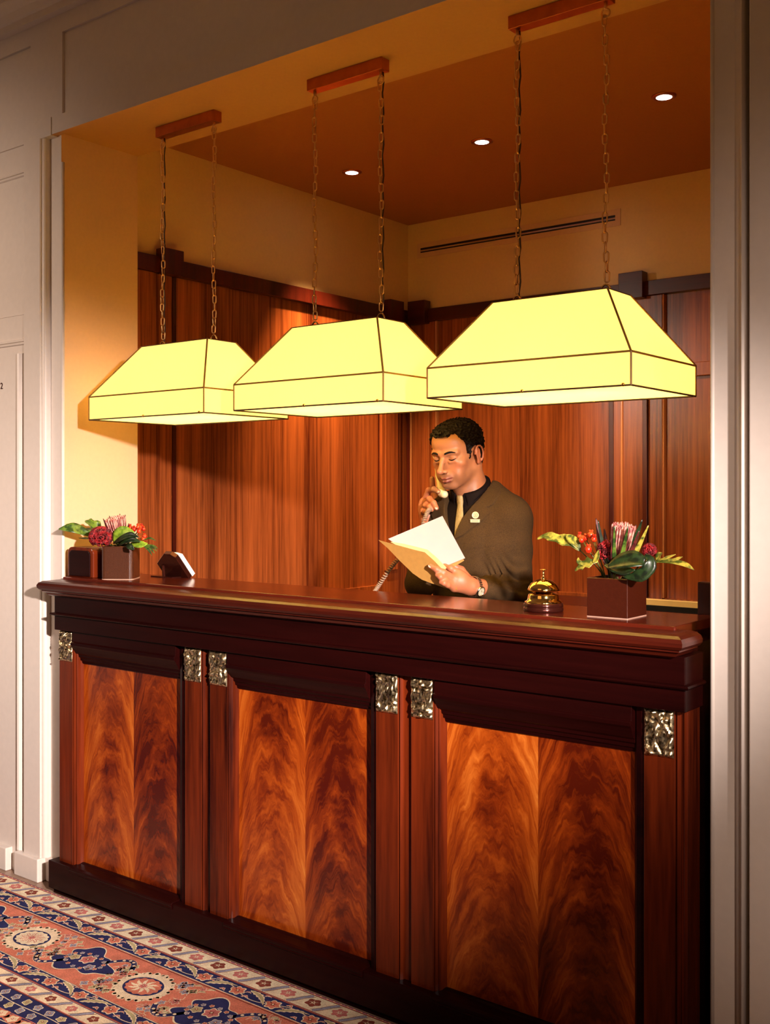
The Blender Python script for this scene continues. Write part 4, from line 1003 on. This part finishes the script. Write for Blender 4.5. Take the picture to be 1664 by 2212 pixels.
def hands(sd):
    # left hand: folder pinched between the gutter and three outer fingers
    W = K(1200, 900, 2.852); W2 = np.array((-1.875, 2.95, 1.185))
    sd.cap(W2, W, .030, .0225, .02)
    mc = [K(940, 600, 2.815), K(880, 730, 2.800), K(850, 850, 2.797), K(835, 950, 2.800)]
    for m, r in zip(mc, (.0150, .0155, .0145, .0125)): sd.cap(W, m, .021, r-.002, .016)
    sd.ell(K(1010, 780, 2.822), (.024, .022, .028), .016)
    F = [([mc[0], K(770, 500, 2.797), K(640, 460, 2.800), K(575, 470, 2.812)], (.0110, .0098, .0088, .0078)),
         ([mc[1], K(610, 590, 2.757), K(450, 520, 2.742), K(310, 445, 2.738)], (.0112, .0100, .0092, .0080)),
         ([mc[2], K(640, 750, 2.757), K(540, 690, 2.742), K(470, 650, 2.742)], (.0110, .0098, .0090, .0080)),
         ([mc[3], K(700, 870, 2.762), K(620, 830, 2.747), K(550, 810, 2.745)], (.0100, .0085, .0078, .0070))]
    for P, R in F: sd.path(P, R, .007)
    sd.path([K(1120, 720, 2.862), K(1000, 540, 2.862), K(850, 455, 2.850), K(700, 440, 2.832)], (.0170, .0130, .0110, .0095), .012)
    for (a, b) in ((0, 1), (1, 2), (2, 3)): pass
    # right hand round the handset
    w = np.array(at(931, 1140, 3.03)); w2 = np.array((-2.146, 2.985, 1.30))
    sd.cap(w2, w, .030, .0255, .02)
    m = [Q_(250, 760, 3.00), Q_(225, 850, 3.0), Q_(225, 950, 3.0), Q_(235, 1050, 3.0)]
    for a, r in zip(m, (.014, .0145, .0135, .0120)): sd.cap(w, a, .020, r-.001, .016)
    sd.cap(Q_(330, 780, 3.01), Q_(400, 1250, 3.02), .019, .022, .014)
    sd.cap(Q_(610, 900, 3.025), Q_(520, 1300, 3.03), .0165, .022, .014)
    F = [([m[0], Q_(375, 470, 2.985), Q_(510, 440, 2.962), Q_(620, 500, 2.950)], (.0110, .0100, .0092, .0084)),
         ([m[1], Q_(395, 690, 2.962), Q_(500, 790, 2.945), Q_(570, 920, 2.943)], (.0112, .0102, .0094, .0086)),
         ([m[2], Q_(300, 850, 2.958), Q_(400, 895, 2.942), Q_(450, 960, 2.942)], (.0108, .0098, .0090, .0082)),
         ([m[3], Q_(230, 1000, 2.964), Q_(290, 1020, 2.952), Q_(320, 1060, 2.952)], (.0098, .0088, .0080, .0072))]
    for P, R in F: sd.path(P, R, .006)
    sd.path([Q_(560, 1050, 3.03), Q_(600, 760, 3.035), Q_(480, 430, 3.032), Q_(460, 170, 3.025)], (.0165, .0120, .0105, .0090), .012)
body = SD(); h = body.frame(Hc, HR); head(body, h); hands(body)
nb = np.array((-2.012, 3.078, 1.455))
body.cap(hw(0, -.030, -.045), nb, .0535, .0600, .022); body.cap(hw(.0, .018, -.100), nb+np.array((0, -.035, .0)), .020, .022, .03)
body.cap(hw(.055, -.03, -.05), nb+np.array((.02, -.045, -.005)), .010, .010, .03)
body.cap(nb, nb+np.array((0, .01, -.08)), .060, .075, .03)
body.cap((-1.90, 3.085, 1.40), (-2.12, 3.085, 1.40), .050, .050, .05)
body.ell((-2.005, 3.075, 1.28), (.145, .090, .17), .05); body.ell((-2.005, 3.085, 1.02), (.130, .085, .17), .05)
body.path([(-1.872, 3.085, 1.395), (-1.868, 3.095, 1.160), (-1.875, 2.95, 1.185)], (.045, .036, .032), .03)
body.path([(-2.150, 3.09, 1.40), (-2.148, 2.945, 1.185), (-2.146, 2.985, 1.30)], (.045, .036, .030), .03)
for s in (-1, 1): body.path([(-2.005+s*.085, 3.08, .93), (-2.005+s*.095, 3.075, .50), (-2.005+s*.10, 3.09, .10)], (.075, .05, .035), .04); body.cap((-2.005+s*.10, 3.10, .05), (-2.005+s*.11, 2.98, .04), .032, .026, .03)

def interp2(z, zs, vs): return np.interp(z, zs, vs)
sk0, lip0, stub0 = np.array(srgb(176, 114, 76)[:3]), np.array(srgb(128, 58, 46)[:3]), np.array(srgb(122, 80, 54)[:3])
red0 = np.array(srgb(178, 98, 68)[:3])
def skincol(V):
    L = (V-Hc) @ HR; c = np.tile(sk0, (len(V), 1))
    def mix(c, t, w): w = np.clip(w, 0, 1)[:, None]; return c*(1-w)+t*w
    x, y, z = np.abs(L[:, 0]), L[:, 1], L[:, 2]; inh = (np.linalg.norm(L, axis=1) < .16)
    jaw = np.clip((-z-.040)/.02, 0, 1)*np.clip((y+.01)/.03, 0, 1)*inh; must = np.exp(-((z+.056)/.007)**2)*np.clip((y-.07)/.01, 0, 1)*(x < .026)
    c = mix(c, stub0, .45*np.maximum(jaw, must)*inh)
    m1 = np.exp(-(((z+.0655)/.0046)**2))*(x < .0255)*(y > .073); m2 = np.exp(-(((z+.0750)/.0052)**2))*(x < .019)*(y > .075)
    c = mix(c, lip0, .95*np.maximum(m1, m2)*inh)
    ck = np.exp(-((x-.045)/.015)**2-((z+.03)/.018)**2)*(y > .03); nose = np.exp(-((x)/.013)**2-((z+.04)/.014)**2)*(y > .095); ear = (x > .073)*(np.abs(y+.012) < .03)*(z < .03)*(z > -.05)
    c = mix(c, red0, .55*np.maximum(np.maximum(ck, nose), ear)*inh)
    c = mix(c, red0, .5*(~inh))
    return c
t_ = NT('skin'); vc = t_.n('Attribute', attribute_name='tone').outputs['Color']; co = t_.n('TexCoord').outputs['Object']
nn = t_.n('TexNoise', {'Vector': co, 'Scale': 700.0, 'Detail': 2.0}).outputs[0]
t_.bsdf(Base_Color=vc, Roughness=.48, Subsurface_Weight=.08, Subsurface_Radius=(.01, .004, .002), Subsurface_Scale=.4, Normal=t_.n('Bump', {'Height': nn, 'Strength': .15, 'Distance': .0006}).outputs[0])
M['skin'] = t_.m
bobj = sd_obj('body', body, (-2.30, 2.70, -.02), (-1.78, 3.20, 1.78), .0023, M['skin'], man, skincol)

# hair: shell over the cranium with curls
hsd = SD(); hh = hsd.frame(Hc, HR)
hsd.ell((0, -.018, .034), (.0735, .092, .069), .02, 1, hh); hsd.ell((0, .030, .043), (.060, .052, .050), .02, 1, hh); hsd.ell((0, .018, -.028), (.0595, .064, .078), .025, 1, hh)
hsd.ell((0, -.055, -.03), (.052, .045, .05), .03, 1, hh)
def hair(P, hd=None):
    L = (P-Hc) @ HR; d = hsd(P)
    x, y, z = L.T; ax = np.abs(x)
    zb = np.interp(y, [-.11, -.085, -.05, -.036, -.030, .008, .0145, .018, .028, .034, .044, .058, .066], [-.066, -.068, -.062, -.045, .020, .020, .016, -.020, -.006, .034, .056, .072, .074])
    zb = np.where(y > .05, .071+.010*np.clip((ax-.02)/.03, 0, 1), zb)
    n = .0030*(np.sin(330*x+2.2*np.sin(190*z+1))*np.sin(300*y+1.7*np.sin(230*x))+np.sin(420*z+2*np.sin(260*y)+2))+.0011*np.sin(760*x+400*y)*np.sin(700*z-300*x)
    th = .0070+.0015*np.clip((z-.02)/.08, 0, 1)-.004*np.clip((-z)/.03, 0, 1)
    a = d-th-n; b_ = (zb-z)*.8+n*.8
    return np.maximum(a, b_)
M['hair'] = simple('black_curly_hair', srgb(20, 8, 6), .6, bump=.4, bscale=900, var=.3, Specular_IOR_Level=.2)
sd_obj('hair', hair, (-2.15, 2.88, 1.52), (-1.92, 3.14, 1.79), .0021, M['hair'], man)
# brows, lash lines and lashes follow the face surface
def face_y(x, z):
    ys = np.linspace(.14, .03, 240); P = Hc+lf*x+fwd*ys[:, None]+upv*z; d = body(P); i = int(np.argmax(d < 0)); return ys[i]
for s in (-1, 1):
    bm = bmesh.new(); pts = []; rs = []
    for q in range(11):
        f = q/10; x = s*(.0135+.034*f); z = .0165+.0055*math.sin(f*PI*.75)-.0045*f*f; pts.append(Vector(hw(x, face_y(x, z)+.0004, z))); rs.append(.0013+.0026*math.sin(PI*min(1, f*.8+.22)))
    tube(bm, pts, rs, 6); obj('eyebrow', bm, M['hair'], man, smooth=True)
    bm = bmesh.new(); pts = []
    for q in range(9):
        f = q/8; x = s*(.0185+.0255*f); z = -.0045-.0032*math.sin(f*PI)+.001*f; pts.append(Vector(hw(x, face_y(x, z)+.0003, z)))
    tube(bm, pts, [.0006+.0016*math.sin(PI*(.1+.8*q/8)) for q in range(9)], 6); obj('eyelash', bm, M['hair'], man, smooth=True)

# jacket
xc = -2.008
jk = SD()
jk.ell((xc, 3.078, 1.315), (.180, .118, .185), .05); jk.ell((xc, 3.08, 1.06), (.172, .116, .26), .08); jk.ell((xc, 3.085, .86), (.185, .125, .12), .08)
jk.cap((-1.878, 3.088, 1.418), (-2.145, 3.09, 1.418), .062, .062, .05)
jk.cap((-1.905, 3.092, 1.438), (-1.955, 3.10, 1.500), .040, .032, .05); jk.cap((-2.115, 3.092, 1.438), (-2.065, 3.10, 1.500), .040, .032, .05)
jk.path([(-1.872, 3.085, 1.400), (-1.862, 3.095, 1.165), (-1.875, 2.940, 1.185)], (.066, .054, .041), .03)
jk.path([(-2.148, 3.09, 1.400), (-2.148, 2.945, 1.185), (-2.147, 2.990, 1.305)], (.066, .052, .043), .03)
def inpoly(x, z, P):
    """signed distance to a polygon in x,z"""
    P = np.array(P); d = np.full(len(x), 9.0); s = np.ones(len(x)); n = len(P); q = np.stack([x, z], 1)
    for i in range(n):
        a, b_ = P[i], P[i-1]; e = b_-a; w_ = q-a; t = np.clip((w_ @ e)/(e @ e), 0, 1); d = np.minimum(d, ((w_-t[:, None]*e)**2).sum(1))
        c1 = q[:, 1] >= a[1]; c2 = q[:, 1] < b_[1]; c3 = e[0]*w_[:, 1] > e[1]*w_[:, 0]
        al = c1 & c2 & c3; no = ~c1 & ~c2 & ~c3; s = np.where(al | no, -s, s)
    return s*np.sqrt(d)
def xz(u, v, Y=2.972): p = at(u, v, Y); return (p.x, p.z)
vee = [xz(984, 1164), xz(1004, 1118, 2.985), xz(1026, 1078, 2.99), xz(1050, 1030, 3.02), (-1.99, 1.60), (-2.07, 1.60), (-2.105, 1.50), (-2.085, 1.44), (-2.052, 1.37)]
lapL = [xz(985, 1166), xz(1003, 1118, 2.985), xz(1025, 1078, 2.99), xz(1049, 1030, 3.02), (-1.945, 1.545), xz(1073, 1049, 3.03), xz(1061, 1089, 3.0), xz(1043, 1098, 2.985), xz(1054, 1107, 2.985), xz(1036, 1130, 2.98), xz(1005, 1156)]
xm = 2*-2.030
lapR = [(xm-p[0]-.0, p[1]) for p in lapL]
def jacket(P, hd=None):
    d = jk(P, hd); x, y, z = P.T
    front = y < 3.10
    fv = inpoly(x, z, vee)
    lap = np.minimum(inpoly(x, z, lapL), np.maximum(inpoly(x, z, lapR), x+2.035))
    weave = .0006*np.sin(60*z+3*np.sin(20*x))*np.sin(40*x)
    ge = np.exp(-((x+1.85)/.06)**2-((y-3.03)/.07)**2-((z-1.20)/.06)**2)      # creases in the crook of the bent left arm
    weave = weave+.0075*ge*np.sin(150*(z-1.2)+70*(y-3.03)+12*np.sin(30*x)) + .003*np.exp(-((x+1.85)/.06)**2-((z-1.30)/.07)**2)*np.sin(70*z-60*x+30*y)
    ga = np.exp(-((x+1.915)/.016)**2-((z-1.25)/.11)**2)*(y < 3.05); weave = weave+.006*ga
    dl = np.where(y < 3.06, np.maximum(d-.0048, lap), 9)
    d = np.minimum(d+weave, dl)
    neck = np.sqrt((x+2.020)**2+((y-3.06)*1.0)**2)-.070-.05*np.clip(z-1.47, 0, 1)
    neck = np.maximum(neck, 1.43-z)
    cut = np.where(front, np.minimum(fv, neck), neck)
    cut = np.maximum(cut, y-3.16)
    cut = np.where(front & (y < 3.05), cut, np.maximum(neck, cut))
    # centre front edge below the button point and welt of the breast pocket
    seam = np.where(y < 3.05, np.abs(x-(-2.022+.10*(1.33-z)*.3))-.0012, 9); seam = np.where(z < 1.33, seam, 9)
    d = np.where(seam < 0, d+.002, d)
    pk = inpoly(x, z, [xz(1008, 1170), xz(1066, 1160), xz(1066, 1178), xz(1008, 1188)])
    d = np.where((pk < 0) & (y < 3.05), d-.0015, d)
    return np.maximum(np.maximum(d, -cut), .80-z)
t_ = NT('suit_cloth'); co = t_.n('TexCoord').outputs['Object']
n1 = t_.n('TexNoise', {'Vector': co, 'Scale': 900.0, 'Detail': 2.0}).outputs[0]
t_.bsdf(Base_Color=t_.ramp(n1, [(.35, srgb(44, 31, 16)), (.65, srgb(84, 60, 32))]), Roughness=.9, Specular_IOR_Level=.2, Normal=t_.n('Bump', {'Height': n1, 'Strength': .4, 'Distance': .0008}).outputs[0])
M['suit'] = t_.m
sd_obj('jacket', jacket, (-2.26, 2.85, .78), (-1.76, 3.24, 1.60), .003, M['suit'], man)
# shirt
sh = SD(); sh.ell((xc, 3.078, 1.315), (.168, .106, .178), .05); sh.cap((-1.93, 3.088, 1.415), (-2.09, 3.09, 1.415), .050, .050, .05)
sh.cap(nb, nb+np.array((0, .01, -.08)), .066, .080, .03)
cb = SD(); cb.cap(hw(0, -.030, -.045), nb, .0535, .0600, .02); cb.cap(nb, nb+np.array((0, 0, -.04)), .0600, .064, .02)
colL = [xz(999, 1068, 2.985), xz(1047, 1022, 3.03), xz(1058, 1030, 3.03), xz(1030, 1068, 3.0), xz(1006, 1096, 2.985)]
def shirt(P, hd=None):
    d = sh(P); x, y, z = P.T; c = cb(P)-.0085
    top = z-(1.500+(y-3.02)*.55); c = np.maximum(c, top)
    c2 = np.maximum(c-.0045, top+.002); fold = np.minimum(inpoly(x, z, colL), inpoly(-4.046-x, z, colL)); c2 = np.maximum(c2, np.where(y < 3.08, fold, 1.50-z-.02))
    return np.maximum(np.minimum(np.minimum(d, c), c2), np.minimum(1.12-z, 9))
M['shirt'] = simple('dark_shirt', srgb(18, 7, 6), .8, bump=.2, bscale=800, Specular_IOR_Level=.15)
sd_obj('shirt', shirt, (-2.20, 2.93, 1.10), (-1.82, 3.22, 1.62), .003, M['shirt'], man)
# tie
def on_shirt(u, v):
    d0 = (FW+RT*((u-832)/FPX)+Vector((0, 0, 1))*((HORY-v)/FPX)); ts = np.linspace(3.3, 3.75, 300); P = np.array((0, 0, CAMH))+np.array(d0)*ts[:, None]; d = shirt(P); i = int(np.argmax(d < .0015)); return Vector(P[i])
bm = bmesh.new(); rows = []
tie = [(1070, 988.5, 999.5, .010), (1076, 988, 1001, .013), (1085, 989, 1002, .013), (1092, 990, 1000.5, .009), (1098, 989, 1001, .008), (1112, 987, 1002, .007), (1130, 984.5, 1002, .006), (1150, 983, 1001, .006), (1175, 982, 1000, .005)]
for v, a, b_, th in tie:
    r = []
    for q in range(7):
        f = q/6; p = on_shirt(a+(b_-a)*f, v); r.append(bm.verts.new(p+Vector((.3, -1, 0))*.6*th*(.35+math.sin(PI*f))))
    rows.append(r)
for r0, r1 in zip(rows, rows[1:]):
    for q in range(6): bm.faces.new((r0[q], r0[q+1], r1[q+1], r1[q]))
M['tie'] = simple('khaki_tie', srgb(168, 142, 92), .5, bump=.4, bscale=400, var=.1)
to = obj('tie', bm, M['tie'], man, smooth=True); sm = to.modifiers.new('s', 'SOLIDIFY'); sm.thickness = .003; su = to.modifiers.new('u', 'SUBSURF'); su.levels = 1; su.render_levels = 1
# trousers and shoes
tr = SD(); tr.ell((xc, 3.085, .93), (.165, .115, .10), .04)
for s in (-1, 1): tr.path([(xc+s*.082, 3.085, .88), (xc+s*.095, 3.08, .50), (xc+s*.10, 3.095, .07)], (.092, .070, .062), .03)
sd_obj('trousers', lambda P, hd=None: np.maximum(np.maximum(tr(P), .035-P[:, 2]), P[:, 2]-.99), (-2.24, 2.92, .0), (-1.78, 3.25, 1.02), .008, M['suit'], man)
for s in (-1, 1):
    so = SD(); so.cap((xc+s*.10, 3.12, .048), (xc+s*.115, 2.94, .036), .044, .036, .02)
    sd_obj('shoe', lambda P, hd=None: np.maximum(so(P), .001-P[:, 2]), (xc+s*.1-.09, 2.86, -.008), (xc+s*.1+.09, 3.2, .11), .006, M['black'], man)
# watch on the left wrist
W_ = Vector(K(1200, 900, 2.852)); W2_ = Vector((-1.875, 2.95, 1.185)); Wc = W_+(W2_-W_)*.20; axd = (W2_-W_).normalized()
s1 = axd.cross(Vector((0, 0, 1))).normalized(); s2 = s1.cross(axd)
wt = obj('watch', bmesh.new(), M['chrome'], man); bpy.data.objects.remove(wt)
bm = bmesh.new(); NL = 26
for k in range(NL):
    a = 2*PI*k/NL
    c = Wc+s1*math.cos(a)*.0292+s2*math.sin(a)*.0325
    e = (s1*-math.sin(a)*.0292+s2*math.cos(a)*.0325).normalized()
    rad = e.cross(axd).normalized(); m4 = Matrix((axd, e, rad)).transposed().to_4x4(); m4.translation = c
    for o_, w_ in ((-.0052, .0042), (0, .0052), (.0052, .0042)):
        bmesh.ops.create_cube(bm, size=1, matrix=m4 @ Matrix.Translation((o_, 0, 0)) @ Matrix.Diagonal((w_, .0058, .0028, 1)))
wb = obj('watch_bracelet', bm, M['chrome'], man, bevel=.0006)
fdir = (Vector((0, 0, CAMH))-Wc).normalized(); fdir = (fdir-axd*fdir.dot(axd)-Vector((0, 0, .25))).normalized(); fdir = (fdir-axd*fdir.dot(axd)).normalized()
fc = Wc+s1*fdir.dot(s1)*.0300+s2*fdir.dot(s2)*.0350
m4 = fdir.to_track_quat('Z', 'Y').to_matrix().to_4x4(); m4.translation = fc
bm = bmesh.new(); lathe(bm, [(0, -.003), (.0165, -.003), (.0175, 0), (.0165, .004), (.0140, .0052), (.0135, .004)], (0, 0, 0), 36); bm.transform(m4); cs = obj('watch_case', bm, M['chrome'], wb, smooth=True); cs.location = (0, 0, 0)
bm = bmesh.new(); lathe(bm, [(0, .0038), (.0138, .0038), (.0138, .002)], (0, 0, 0), 36); bm.transform(m4); fo = obj('watch_dial', bm, simple('pale_dial', srgb(206, 190, 160), .3), wb, smooth=False); fo.location = (0, 0, 0)
bm = bmesh.new()
for k in range(12):
    a = k*PI/6; abox(bm, -.0006, .0006, .0100, .0125, .0038, .0043); bmesh.ops.rotate(bm, verts=bm.verts[-8:], cent=(0, 0, 0), matrix=Matrix.Rotation(a, 3, 'Z'))
abox(bm, -.0005, .0005, 0, .008, .0043, .0047); abox(bm, 0, .0055, -.0006, .0006, .0043, .0047)
bm.transform(m4); ho = obj('watch_hands', bm, M['black'], wb); ho.location = (0, 0, 0)
# lapel badge with its name bar
def on_jacket(u, v):
    d0 = (FW+RT*((u-832)/FPX)+Vector((0, 0, 1))*((HORY-v)/FPX)); ts = np.linspace(3.3, 3.75, 400); P = np.array((0, 0, CAMH))+np.array(d0)*ts[:, None]; d = jacket(P); i = int(np.argmax(d < .001)); return Vector(P[i])
bp = on_jacket(1027.5, 1113); nrm = Vector((.42, -.9, .08)).normalized()
m4 = nrm.to_track_quat('Z', 'Y').to_matrix().to_4x4(); m4.translation = bp+nrm*.002
M['enamel'] = simple('cream_enamel', srgb(232, 214, 170), .3, var=.01); M['gold'] = simple('gold_pin', (.85, .62, .3, 1), .2, 1.0)
bm = bmesh.new(); lathe(bm, [(0, 0), (.0108, 0), (.0118, .0012), (.0108, .0024), (.0100, .0020), (0, .0020)], (0, 0, 0), 32)
bm.transform(m4); bd = obj('lapel_badge', bm, M['enamel'], man, smooth=True)
bm = bmesh.new(); lathe(bm, [(.0066, .0019), (.0074, .0026), (.0080, .0019)], (0, 0, 0), 32)
for k in range(3): abox(bm, -.0042, .0042, -.0042+.0032*k, -.0030+.0032*k, .0019, .0025)
bm.transform(m4); q = obj('badge_emblem', bm, M['gold'], bd); q.location = (0, 0, 0)
bp2 = on_jacket(1027, 1125.5); m5 = m4.copy(); m5.translation = bp2+nrm*.003
bm = B((-.0155, .0155, -.0050, .0042, 0, .002), (-.0165, .0165, .0042, .0056, 0, .0025)); bm.transform(m5); nb_ = obj('name_bar', bm, M['enamel'], man, bevel=.0005)
bm = B((-.012, .012, -.0014, .0002, .0019, .0024)); bm.transform(m5); q = obj('bar_line', bm, M['tape'], nb_); q.location = (0, 0, 0)
# finger nails that show
def nail(p, d, n, w_, l_):
    d = Vector(d).normalized(); n = Vector(n); n = (n-d*n.dot(d)).normalized(); m = Matrix((d.cross(n), d, n)).transposed().to_4x4(); m.translation = Vector(p)
    bm = bmesh.new(); bmesh.ops.create_uvsphere(bm, u_segments=14, v_segments=8, radius=1, matrix=m @ Matrix.Diagonal((w_, l_, .0012, 1))); obj('nail', bm, M['nail'], man, smooth=True)
M['nail'] = simple('finger_nail', srgb(226, 178, 156), .25)
camv = lambda p: (Vector((0, 0, CAMH))-Vector(p)).normalized()
p = Vector(K(305, 443, 2.738)); nail(p+camv(p)*.0072, p-Vector(K(450, 520, 2.742)), camv(p)+Vector((0, 0, .3)), .0058, .0068)
for a, b_ in ((Q_(570, 920, 2.943), Q_(500, 790, 2.945)), (Q_(620, 500, 2.950), Q_(510, 440, 2.962))):
    p = Vector(a); nail(p+camv(p)*.0076, p-Vector(b_), camv(p)+Vector((.3, 0, .3)), .0050, .0060)

# ------------------------------------------------------------------ telephone: handset, curly cord, base on the staff shelf
tel = thing('telephone', 'cream telephone handset with curly cord held to the man\'s ear', 'telephone', (-2.25, 2.735, .96))
M['phone'] = simple('cream_plastic', srgb(226, 208, 164), .3, var=.02)
ph = SD(); PP = [np.array(at(u, v, Y)) for u, v, Y in ((945, 982, 3.045), (944.5, 1003, 3.030), (947, 1028, 3.010), (951.5, 1050, 2.995), (956.5, 1064, 2.985))]
ph.path(PP, (.0105, .0092, .0094, .0105, .0125), .01)
ph.cap(PP[0], PP[0]+np.array((.018, -.004, .004)), .017, .015, .01)
e = PP[4]+np.array((.001, -.004, -.002)); ph.cap(e, e+np.array((.013, -.006, -.004)), .0150, .0130, .008)
sd_obj('handset', ph, (-2.20, 2.92, 1.42), (-2.02, 3.10, 1.68), .002, M['phone'], tel)
cpts = [Vector(at(u, v, Y)) for u, v, Y in ((930, 1100, 2.958), (925, 1104, 2.925), (919, 1118, 2.915), (908, 1150, 2.89), (885, 1185, 2.87), (860, 1208, 2.86), (842, 1230, 2.85), (824, 1256, 2.84), (812, 1275, 2.83), (800, 1300, 2.78))]
cpts.append(Vector((-2.25, 2.755, .985)))
def cat(t):
    a = cpts; f = t*(len(a)-1); i = min(int(f), len(a)-2); g = f-i; p0, p1, p2, p3 = a[max(i-1, 0)], a[i], a[i+1], a[min(i+2, len(a)-1)]
    return .5*((2*p1)+(p2-p0)*g+(2*p0-5*p1+4*p2-p3)*g*g+(3*p1-p0-3*p2+p3)*g**3)
N = 1100; turns = 56; pts = []
for i in range(N+1):
    t0 = i/N; c = cat(t0); d = (cat(min(1, t0+.002))-cat(max(0, t0-.002))).normalized(); a = d.orthogonal().normalized() if i == 0 else (a-d*a.dot(d)).normalized(); b_ = d.cross(a)
    an = 2*PI*turns*t0; pts.append(c+(a*math.cos(an)+b_*math.sin(an))*.0056)
bm = bmesh.new(); tube(bm, pts, .0026, 6); obj('coiled_cord', bm, simple('cord_plastic', srgb(150, 122, 100), .4), tel, smooth=True)
obj('base', B((-2.34, -2.16, 2.68, 2.79, .9605, .985), (-2.335, -2.17, 2.70, 2.785, .985, 1.01)), M['phone'], tel, bevel=.006)

# ------------------------------------------------------------------ open folder with papers
fo = thing('folder', 'open tan folder with loose white papers held in the left hand', 'folder', tuple(at(930, 1210, 2.76)))
M['manila'] = simple('manila_card', srgb(162, 118, 54), .6, bump=.1, bscale=300, var=.04); M['sheet'] = simple('white_sheet', srgb(172, 160, 160), .7, var=.01); M['sheet_edge'] = simple('cream_sheets', srgb(224, 196, 132), .6)
def patch(name, c4, th, mat, bow=0, n=10, side=None):
    """bilinear patch a-b (top), d-c (bottom) with a slight bow, thickness th"""
    a, b_, c, d = [Vector(p) for p in c4]; nn_ = (b_-a).cross(d-a).normalized(); bm = bmesh.new(); g = []
    for sgn in (0, 1):
        gg = []
        for j in range(n+1):
            row = []
            for i in range(n+1):
                u, v = i/n, j/n; p = a*(1-u)*(1-v)+b_*u*(1-v)+c*u*v+d*(1-u)*v
                row.append(bm.verts.new(p+nn_*(bow*math.sin(PI*u)+sgn*th)))
            gg.append(row)
        g.append(gg)
    for q, gg in enumerate(g):
        for j in range(n):
            for i in range(n):
                f = (gg[j][i], gg[j][i+1], gg[j+1][i+1], gg[j+1][i]); bm.faces.new(f if q else f[::-1])
    for i in range(n):
        for j0 in (0, n): bm.faces.new((g[0][j0][i], g[0][j0][i+1], g[1][j0][i+1], g[1][j0][i]))
        for i0 in (0, n): bm.faces.new((g[0][i][i0], g[0][i+1][i0], g[1][i+1][i0], g[1][i][i0]))
    return obj(name, bm, mat, fo, smooth=False)
def poly_plate(name, pts, th, mat, ndir):
    bm = bmesh.new(); n_ = Vector(ndir).normalized()*th; a = [bm.verts.new(Vector(p)) for p in pts]; b_ = [bm.verts.new(Vector(p)+n_) for p in pts]; k_ = len(a)
    for k in range(k_): bm.faces.new((a[k], a[(k+1) % k_], b_[(k+1) % k_], b_[k]))
    ta = bmesh.ops.triangulate(bm, faces=[bm.faces.new(a[::-1]), bm.faces.new(b_)])
    return obj(name, bm, mat, fo)
# near leaf, seen from outside
def onplane(u, v, p0, n):
    d = FW+RT*((u-832)/FPX)+Vector((0, 0, 1))*((HORY-v)/FPX); c = Vector((0, 0, CAMH)); return c+d*((p0-c).dot(n)/d.dot(n))
nA, nB, nC = at(818, 1166.5, 2.700), at(957, 1231, 2.772), at(893, 1239, 2.748); nN = (nB-nA).cross(nC-nA).normalized()
near = [onplane(u, v, nA, nN) for u, v in ((818, 1166.5), (838, 1172), (868, 1180), (893, 1187), (918, 1193), (938, 1211), (957, 1231), (985, 1252), (988, 1274), (965, 1271), (930, 1259), (912, 1252), (893, 1239), (864, 1211), (838, 1184))]
poly_plate('front_cover', near, .0009, M['manila'], (.1, -1, -.1))
edge = [at(842, 1171, 2.7140), at(868, 1175, 2.729), at(893, 1181, 2.741), at(921, 1188, 2.753), at(941, 1205, 2.763), at(962, 1227, 2.774), at(957, 1234, 2.773), at(935, 1213, 2.763), at(917, 1196, 2.753), at(893, 1190, 2.742), at(866, 1183, 2.729)]
poly_plate('inner_sheets', [Vector(p)+Vector((0, .004, 0)) for p in edge], .004, M['sheet_edge'], (0, 1, .1))
P1, P2, P3 = at(839, 1164, 2.745), at(956, 1114.5, 2.86), at(1005, 1205.5, 2.85)
nP = (P2-P1).cross(P3-P1).normalized(); nP = nP if nP.y > 0 else -nP
op = lambda u, v: onplane(u, v, P1, nP)
poly_plate('loose_sheets', [P1, P2, P3, op(965, 1222), op(957, 1238), op(925, 1205), op(893, 1192), op(862, 1180)], .0022, M['sheet'], nP)
o2 = P1+nP*.0026; oq = lambda u, v: onplane(u, v, o2, nP)
poly_plate('back_cover', [oq(846, 1168), oq(955, 1119), oq(1003, 1211), oq(968, 1232), oq(955, 1240), oq(893, 1200)], .0009, M['manila'], nP)
